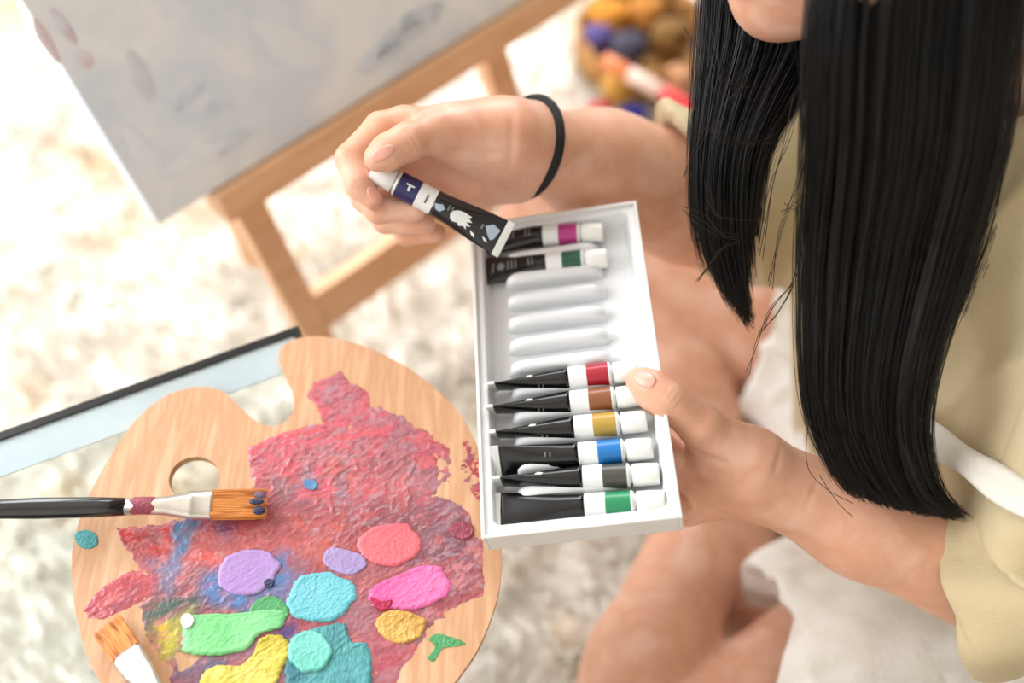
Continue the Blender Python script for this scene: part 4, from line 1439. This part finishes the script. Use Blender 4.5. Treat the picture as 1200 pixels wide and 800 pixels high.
# wide left sleeve, open at the hem
slv = [(1150, 697, 0.612, 92, 0.055), (1160, 696, 0.608, 94, 0.056), (1185, 684, 0.600, 96, 0.058), (1235, 655, 0.590, 100, 0.060), (1290, 580, 0.565, 105, 0.062),
       (1370, 450, 0.530, 110, 0.064), (1450, 320, 0.500, 110, 0.066)]
ctr = smooth_open(np.array([np.append(P(x, y, d), [h * d / F, q]) for x, y, d, h, q in slv]), 44)
V = []
for i in range(44):
    d = norm(ctr[min(i + 1, 43), :3] - ctr[max(i - 1, 0), :3])
    if i < 8:
        d = norm(d * (i / 8) + (1 - i / 8) * norm(RIGHT * 0.84 + UP * -0.06 + FWD * -0.54))
    sd = norm(np.cross(d, UP * 0.9 + FWD * 0.1))
    up_ = np.cross(sd, d)
    for k in range(64):
        a = 2 * math.pi * k / 64
        fold = 1 + 0.085 * math.sin(3 * a + 0.12 * i) * min(1, i / 10) + 0.03 * math.sin(7 * a - 0.2 * i) * min(1, i / 6 + 0.3) + 0.03 * math.sin(2 * a + i * 0.5) * min(1, i / 14)
        V.append(ctr[i, :3] + up_ * ctr[i, 3] * fold * math.cos(a) + sd * ctr[i, 4] * fold * math.sin(a))
V = np.array(V)
so = mesh('sleeve', V, grid_faces(44, 64), M['linen'], person, label='wide beige sleeve of the near arm')
md = so.modifiers.new('cloth', 'SOLIDIFY')
md.thickness = 0.0016
md.offset = 0

H_ = Field((0.02, -0.02, -0.02), (0.62, 0.72, 0.36), 0.0042)
H_.add([cap(hipc + np.array([0.0, -0.06, 0.0]), hipc + np.array([0, 0.07, 0]), 0.122)], 0.04)
H_.add([cap(hipc, hipc + np.array([-0.02, 0, 0.12]), 0.12, 0.108, ((0, 1, 0), 0.75))], 0.04)
H_.add([cap(hipl, hipl + (knel - hipl) * 0.75, 0.100, 0.090)], 0.04)
H_.add([cap(hipr, hipr + (kner - hipr) * 0.7, 0.098, 0.086)], 0.04)
hl = P(1000, 760, 0.80)
H_.halfspace(hl, RIGHT * -0.9 + UP * 0.42 + FWD * 0.1, hl + np.array([-0.22, -0.25, -0.2]), hl + np.array([0.05, 0.11, 0.2]))
hr_ = P(868, 450, 0.93)
H_.halfspace(hr_, np.array([-0.95, 0.2, 0.1]), hr_ + np.array([-0.25, -0.09, -0.25]), hr_ + np.array([0.05, 0.35, 0.2]))
H_.cut([cap(hipl + (knel - hipl) * 0.36, knel, 0.080, 0.070), cap(hipr + (kner - hipr) * 0.30, kner, 0.080, 0.066)], 0.006)
_, vh_, fh_ = cloth('shorts', H_, M['cotton'], 'white crinkled cotton shorts', 0.0085, 24, 5.0)

# loose left leg of the shorts, draped over the thigh
lgs = [(893, 800, 0.776, 116, 0.084), (915, 796, 0.778, 122, 0.088), (966, 776, 0.786, 134, 0.093), (1040, 750, 0.808, 132, 0.095), (1140, 724, 0.842, 128, 0.095)]
ctr = smooth_open(np.array([np.append(P(x, y, d), [h * d / F, q]) for x, y, d, h, q in lgs]), 40)
V = []
for i in range(40):
    d = norm(ctr[min(i + 1, 39), :3] - ctr[max(i - 1, 0), :3])
    k_ = min(1, i / 14)
    d = norm(d * k_ + (1 - k_) * norm(RIGHT * 0.88 + UP * -0.34 + FWD * -0.22))
    sd = norm(np.cross(d, UP * 0.9 + FWD * 0.1))
    up_ = np.cross(sd, d)
    for k in range(96):
        a = 2 * math.pi * k / 96
        fold = 1 + 0.05 * math.sin(4 * a + 0.10 * i + 1) + 0.035 * math.sin(9 * a - 0.14 * i) + 0.02 * math.sin(17 * a + 0.2 * i) * min(1, i / 10 + 0.2)
        V.append(ctr[i, :3] + up_ * ctr[i, 3] * fold * math.cos(a) + sd * ctr[i, 4] * fold * math.sin(a))
V = np.array(V)
fq_ = np.array(grid_faces(40, 96))
nn_ = vnormals(V, fq_)
V = V + nn_ * (0.0045 * (1 - np.abs(vnoise(V * [1.0, 1.6, 1] + 3, 26))) ** 4 + 0.0018 * vnoise(V + 8, 70))[:, None]
so = mesh('shorts_leg', V, fq_, M['cotton'], person, label='loose white cotton shorts leg draped over the near thigh')
md = so.modifiers.new('cloth', 'SOLIDIFY')
md.thickness = 0.0018
md.offset = 0

# cloth tie across the waist, in front of the shirt
tie_px = smooth_open([(1056, 498, .625), (1090, 515, .600), (1120, 532, .578), (1150, 552, .556), (1185, 576, .538), (1225, 600, .522), (1260, 625, .512)], 26)
V = []
for i, q in enumerate(tie_px):
    t = norm((tie_px[min(i + 1, 25)] - tie_px[max(i - 1, 0)])[:2])
    for j in range(7):
        k = (j - 3) / 3 * (19 + 3 * math.sin(i * 0.5))
        V.append((q[0] - t[1] * k, q[1] + t[0] * k, q[2] - 0.001 * math.sin(j * 2.1 + i * 0.4)))
V = np.array(V).reshape(26, 7, 3)
bulge = np.array([0, .0015, .0025, .003, .0025, .0015, 0])
V[:, :, 2] -= bulge
Wt = np.array([P(*p) for p in V.reshape(-1, 3)])
Wb = np.array([P(p[0], p[1], p[2] + 0.003) for p in V.reshape(-1, 3)])
fa = grid_faces(26, 7, False)
fbk = [tuple(i + 182 for i in q[::-1]) for q in fa]
side = []
for i in range(25):
    for j in (0, 6):
        a, b = i * 7 + j, (i + 1) * 7 + j
        side.append((a, b, b + 182, a + 182))
mesh('waist_tie', np.vstack([Wt, Wb]), fa + fbk + side, M['tie'], person, label='off-white cloth tie across the waist')


# --- hair
def hair_lock(sections, n, end, r=0.00030, clump=6, wob=0.0025, seg=22, seed=1, spread=0.012, start=0.0, ragged=0.035):
    """strands running through image sections [(y, x left, x right, depth)]; end(u) gives where a strand stops"""
    g = np.random.default_rng(seed)
    sec = np.array(sections, float)
    fine = smooth_open(sec, 120)
    parts_v, parts_f, off = [], [], 0
    ring = np.array([[math.cos(a), math.sin(a)] for a in (0.5, 2.6, 4.7)])
    cl = g.normal(0, 1, (80, 3))
    for s in range(n):
        u = g.uniform(0, 1) if g.random() > 0.06 else g.choice([-0.03, 1.05]) + g.normal(0, 0.03)
        t1 = min(1.0, end(min(max(u, 0), 1)) - abs(g.normal(0, ragged)))
        t0 = start if g.random() > 0.1 else g.uniform(0, 0.3)
        tt = np.linspace(t0, max(t1, t0 + 0.1), seg) * 119
        i0 = np.clip(tt.astype(int), 0, 118)
        fr_ = (tt - i0)[:, None]
        row = fine[i0] * (1 - fr_) + fine[i0 + 1] * fr_
        du = cl[int(min(max(u, 0), 1) * 79.9)]
        x = row[:, 1] + (row[:, 2] - row[:, 1]) * (u + 0.055 * du[0] * (tt / 119) ** 2)
        d = row[:, 3] + spread * g.uniform(-1, 1) * (1 - 0.3 * tt / 119) - 0.004 * math.sin(math.pi * u) + 0.003 * du[1]
        p = np.stack([CAM + ray(x[k], row[k, 0]) * d[k] for k in range(seg)])
        ph = g.uniform(0, 6.28, 3)
        p += wob * np.stack([np.sin(tt / 119 * (3 + 4 * g.random()) + ph[c]) for c in range(3)], 1) * (0.3 + 0.7 * tt[:, None] / 119)
        rad_ = r * np.linspace(1, 0.45, seg)
        dirs = np.gradient(p, axis=0)
        dirs /= np.linalg.norm(dirs, axis=1)[:, None] + 1e-9
        a = np.cross(dirs, FWD)
        a /= np.linalg.norm(a, axis=1)[:, None] + 1e-9
        b = np.cross(dirs, a)
        v = p[:, None] + rad_[:, None, None] * (a[:, None] * ring[None, :, :1] + b[:, None] * ring[None, :, 1:])
        parts_v.append(v.reshape(-1, 3))
        base = off + np.arange(seg - 1)[:, None] * 3
        for j in range(3):
            parts_f.append(np.hstack([base + j, base + (j + 1) % 3, base + 3 + (j + 1) % 3, base + 3 + j]))
        off += seg * 3
    return np.vstack(parts_v), np.vstack(parts_f)


def core(sections, shrink=0.86, t1=0.9, thick=0.007, n=40, m=16):
    """solid mass inside a lock"""
    fine = smooth_open(np.array(sections, float), 120)
    V = []
    for i in range(n):
        y, xl, xr, d = fine[int(i / (n - 1) * 119 * t1)]
        k = shrink * (1 if i < n * 0.7 else 1 - 0.45 * (i - n * 0.7) / (n * 0.3))
        c, h = (xl + xr) / 2, (xr - xl) / 2 * k
        for j in range(m):
            a = 2 * math.pi * j / m
            dd = d + 0.003 + thick * math.sin(a) + 0.0008 * math.sin(j * 5 + i)
            V.append(CAM + ray(c + h * math.cos(a), y) * dd)
    f = np.array(grid_faces(n, m))
    return np.array(V), f


near = [(-170, 1010, 1160, 0.47), (-60, 972, 1182, 0.48), (60, 960, 1174, 0.495), (180, 957, 1158, 0.518), (300, 949, 1124, 0.545), (420, 948, 1088, 0.557), (490, 955, 1076, 0.565), (545, 978, 1082, 0.571), (585, 1010, 1100, 0.575), (606, 1050, 1125, 0.578)]
far = [(-140, 840, 1000, 0.575), (-40, 830, 985, 0.585), (40, 824, 985, 0.595), (110, 818, 940, 0.602), (180, 813, 900, 0.610), (260, 815, 889, 0.620), (330, 836, 888, 0.628), (385, 872, 890, 0.634)]
mid_ = [(-60, 925, 1010, 0.590), (20, 925, 1000, 0.592), (60, 930, 985, 0.594), (100, 940, 975, 0.594), (140, 948, 972, 0.592), (260, 950, 968, 0.59)]
shade_l = [(-120, 1140, 1230, 0.53), (0, 1150, 1225, 0.535), (120, 1150, 1212, 0.545), (240, 1130, 1185, 0.56), (340, 1090, 1150, 0.57), (420, 1070, 1110, 0.575)]  # added dark strands standing in for the shade on the neck
for nm, sec_, cnt, en, sd, tc1 in (('near_lock', near, 3600, lambda u: 0.86 + 0.14 * u ** 0.7, 1, 0.86), ('far_lock', far, 1500, lambda u: 0.74 + 0.26 * math.sin(math.pi * min(1, u * 0.9 + 0.1)) , 2, 0.62),
                                   ('shade_lock', shade_l, 260, lambda u: 0.5 + 0.5 * abs(math.sin(7 * u)), 4, 0.01), ('middle_lock', mid_, 420, lambda u: 0.5 + 0.3 * abs(math.sin(9 * u)), 3, 0.5)):
    v1, f1 = hair_lock(sec_, cnt, en, seed=sd, ragged=0.035 if nm == 'near_lock' else 0.10)
    v2, f2 = core(sec_, t1=tc1 - (0.06 if nm == 'near_lock' else 0.0), shrink=0.80 if nm != 'far_lock' else 0.66)
    mesh('hair_lock', np.vstack([v1, v2]), np.vstack([f1, f2 + len(v1)]), M['hair'], person)
# hair on the head, above the frame
Fh = Field(tuple(hc0 - 0.17), tuple(hc0 + 0.17), 0.005)
Fh.add([ell(hc0 - fdir * 0.016 + hup * 0.028, (0.106, 0.090, 0.108), HB)], 0.01)
Fh.add([cap(hc0 - fdir * 0.06, hc0 - fdir * 0.07 - hup * 0.11, 0.070, 0.05)], 0.03)
Fh.cut([ell(hc0 + fdir * 0.105 - hup * 0.055, (0.085, 0.064, 0.110), HB)], 0.01)
v, f = Fh.mesh()
mesh('hair_crown', relax(v, f, 2), f, M['hair'], person)
# single flyaway hairs
fly = [
    [(800, 30, .57), (822, 62, .57), (850, 82, .57), (885, 80, .57)], [(838, 40, .56), (833, 66, .56), (845, 90, .56), (880, 95, .56)],
    [(842, 62, .565), (835, 90, .565), (838, 108, .565), (862, 118, .565)], [(818, 104, .57), (838, 107, .57), (862, 103, .57), (890, 101, .57)],
    [(800, 208, .575), (822, 158, .575), (850, 120, .575), (880, 98, .575)], [(826, 150, .57), (848, 162, .57), (880, 166, .57), (905, 160, .57)],
    [(830, 152, .57), (850, 168, .57), (885, 170, .57), (915, 164, .57)], [(800, 245, .58), (815, 260, .58), (840, 275, .58), (870, 282, .58)],
    [(826, 210, .58), (832, 240, .58), (850, 256, .58), (885, 258, .58)], [(930, 110, .56), (920, 160, .565), (905, 220, .575), (890, 300, .59)],
    [(945, 130, .56), (936, 200, .565), (915, 270, .575), (900, 330, .585)], [(955, 150, .56), (950, 210, .565), (930, 240, .57), (915, 248, .575)],
    [(938, 240, .57), (932, 320, .575), (915, 360, .58), (890, 392, .59)], [(930, 330, .575), (905, 362, .585), (886, 400, .595), (878, 440, .60)],
    [(1165, 180, .53), (1160, 250, .545), (1135, 320, .555), (1100, 380, .565)], [(1172, 120, .525), (1172, 220, .54), (1150, 300, .555), (1128, 350, .56)],
    [(950, 470, .575), (945, 540, .58), (965, 570, .582), (1000, 590, .584)], [(815, 330, .60), (840, 300, .60), (850, 290, .60), (862, 285, .60)],
    [(960, 556, .58), (972, 575, .58), (985, 592, .582), (1000, 606, .584)],
]
g = random.Random(11)
pr = []
for k in range(3):
    for q in fly:
        if k and (g.random() < 0.45 or q[-1][1] > 440):
            continue
        pts_ = [P(a + g.gauss(0, 5 * min(k, 1)), b + g.gauss(0, 5 * min(k, 1)), c_ - 0.004) for a, b, c_ in q]
        pr.append(tube(smooth_open(pts_, 16), 0.00022, 4, cap=False))
v, f = merge(pr)
tag(mesh('flyaway_hair', v, f, M['hair'], person), kind='stuff')

# ------------------------------------------------------------------ blurred basket of craft things on the rug behind
bc = Z(752, 66, 0.0)
bas = root('basket', 'round golden-brown wicker basket on the rug at the top of the photo', 'basket', tuple(bc))
wk = mat('wicker', (176, 126, 62), 0.7, var=[(150, 100, 44), (196, 150, 84)], scale=40, bump=0.5, bump_scale=120)
R0 = 0.088
prof = [(0.0, 0.004), (R0 * 0.9, 0.004), (R0, 0.045), (R0 + 0.006, 0.048), (R0 + 0.003, 0.0), (0.0, 0.0)]
V = []
for rr_, z in prof:
    for k in range(40):
        a = 2 * math.pi * k / 40
        q = max(rr_, 0.0005)
        V.append(bc + np.array([q * math.cos(a), q * 0.95 * math.sin(a), z]))
mesh('basket_wall', V, [q[::-1] for q in grid_faces(6, 40)], wk, bas)
for i in range(5):
    rr_ = R0 * (0.93 + 0.02 * i)
    z = 0.008 + 0.0095 * i
    pa = [bc + np.array([(rr_ + 0.0035 * math.sin(k * 1.6 + i * 1.57)) * math.cos(2 * math.pi * k / 60), 0.95 * (rr_ + 0.0035 * math.sin(k * 1.6 + i * 1.57)) * math.sin(2 * math.pi * k / 60), z]) for k in range(61)]
    v, f = tube(pa, 0.0045, 6)
    mesh('woven_strand', v, f, wk, bas)


def lump(c, r, colr, label, cat, nm, seed, group='small balls of yarn in the basket', flat=0.85):
    """a wound ball of yarn"""
    v, f = lathe([(math.cos(t), max(math.sin(t), 0.03)) for t in np.linspace(0, math.pi, 14)], 20)
    v = v / (np.linalg.norm(v, axis=1)[:, None] + 1e-9)
    v = v * r * (1 + 0.05 * vnoise(v + seed, 3)[:, None]) * [1, 1, flat] + c
    rt = root(nm, label, cat, tuple(c), group)
    mm = mat('yarn', colr, 0.9, var=[tuple(int(x * 0.8) for x in colr)], scale=60, bump=0.4, bump_scale=200)
    mesh('ball', v, f, mm, rt)
    pa = [c + r * 1.02 * np.array([math.cos(t * 7) * math.sin(t), math.sin(t * 7) * math.sin(t), flat * math.cos(t)]) for t in np.linspace(0.1, 3.0, 90)]
    v, f = tube(pa, r * 0.06, 5)
    mesh('yarn_strand', v, f, mm, rt)


for px, py, r_, colr, lab in (
        (712, 22, 0.030, (212, 140, 40), 'orange yarn ball in the back of the basket, left of the dark one'),
        (757, 16, 0.026, (190, 124, 48), 'golden brown yarn ball at the very back of the basket'),
        (700, 46, 0.022, (92, 78, 140), 'purple yarn ball at the left rim of the basket'),
        (737, 56, 0.024, (70, 68, 86), 'dark grey-violet yarn ball in the middle of the basket'),
        (786, 42, 0.026, (128, 92, 40), 'olive brown yarn ball at the right of the basket'),
        (725, 104, 0.022, (190, 140, 60), 'mustard yarn ball at the front of the basket'),
        (796, 92, 0.020, (206, 150, 110), 'peach yarn ball at the right front of the basket')):
    lump(Z(px, py, 0.035), r_, colr, lab, 'yarn ball', 'yarn_ball', px * 0.1)
lump(Z(704, 134, 0.018), 0.018, (204, 54, 62), 'red yarn ball on the rug in front of the basket', 'yarn ball', 'yarn_ball', 3.3, 'yarn balls on the rug in front of the basket')
lump(Z(741, 138, 0.018), 0.018, (40, 40, 150), 'royal blue yarn ball on the rug in front of the basket', 'yarn ball', 'yarn_ball', 4.3, 'yarn balls on the rug in front of the basket')
# orange, white and red stick lying over the basket
pa, pb_ = Z(708, 70, 0.075), Z(826, 136, 0.060)
d = norm(pb_ - pa)
L_ = np.linalg.norm(pb_ - pa)
stick = root('marker_pen', 'thick marker with orange tip, pale middle and red end lying across the basket', 'marker', tuple(pa))
s = norm(np.cross(d, [0, 0, 1.0]))
n_ = np.cross(s, d)
for nm, t0, t1, colr, lab in (('marker_tip', 0, 0.25, (226, 128, 76), 'orange tip'), ('barrel', 0.25, 0.58, (232, 200, 186), 'pale barrel'), ('marker_cap', 0.58, 1.0, (216, 48, 50), 'red cap')):
    v, f = lathe([(t0 * L_, 0.0088), (t0 * L_ + 0.002, 0.0098), (t1 * L_ - 0.002, 0.0098), (t1 * L_, 0.0088)], 18)
    v = pa + v[:, :1] * d + v[:, 1:2] * s + v[:, 2:] * n_
    mesh(nm, v, f, mat(nm, colr, 0.4), stick, label=lab)
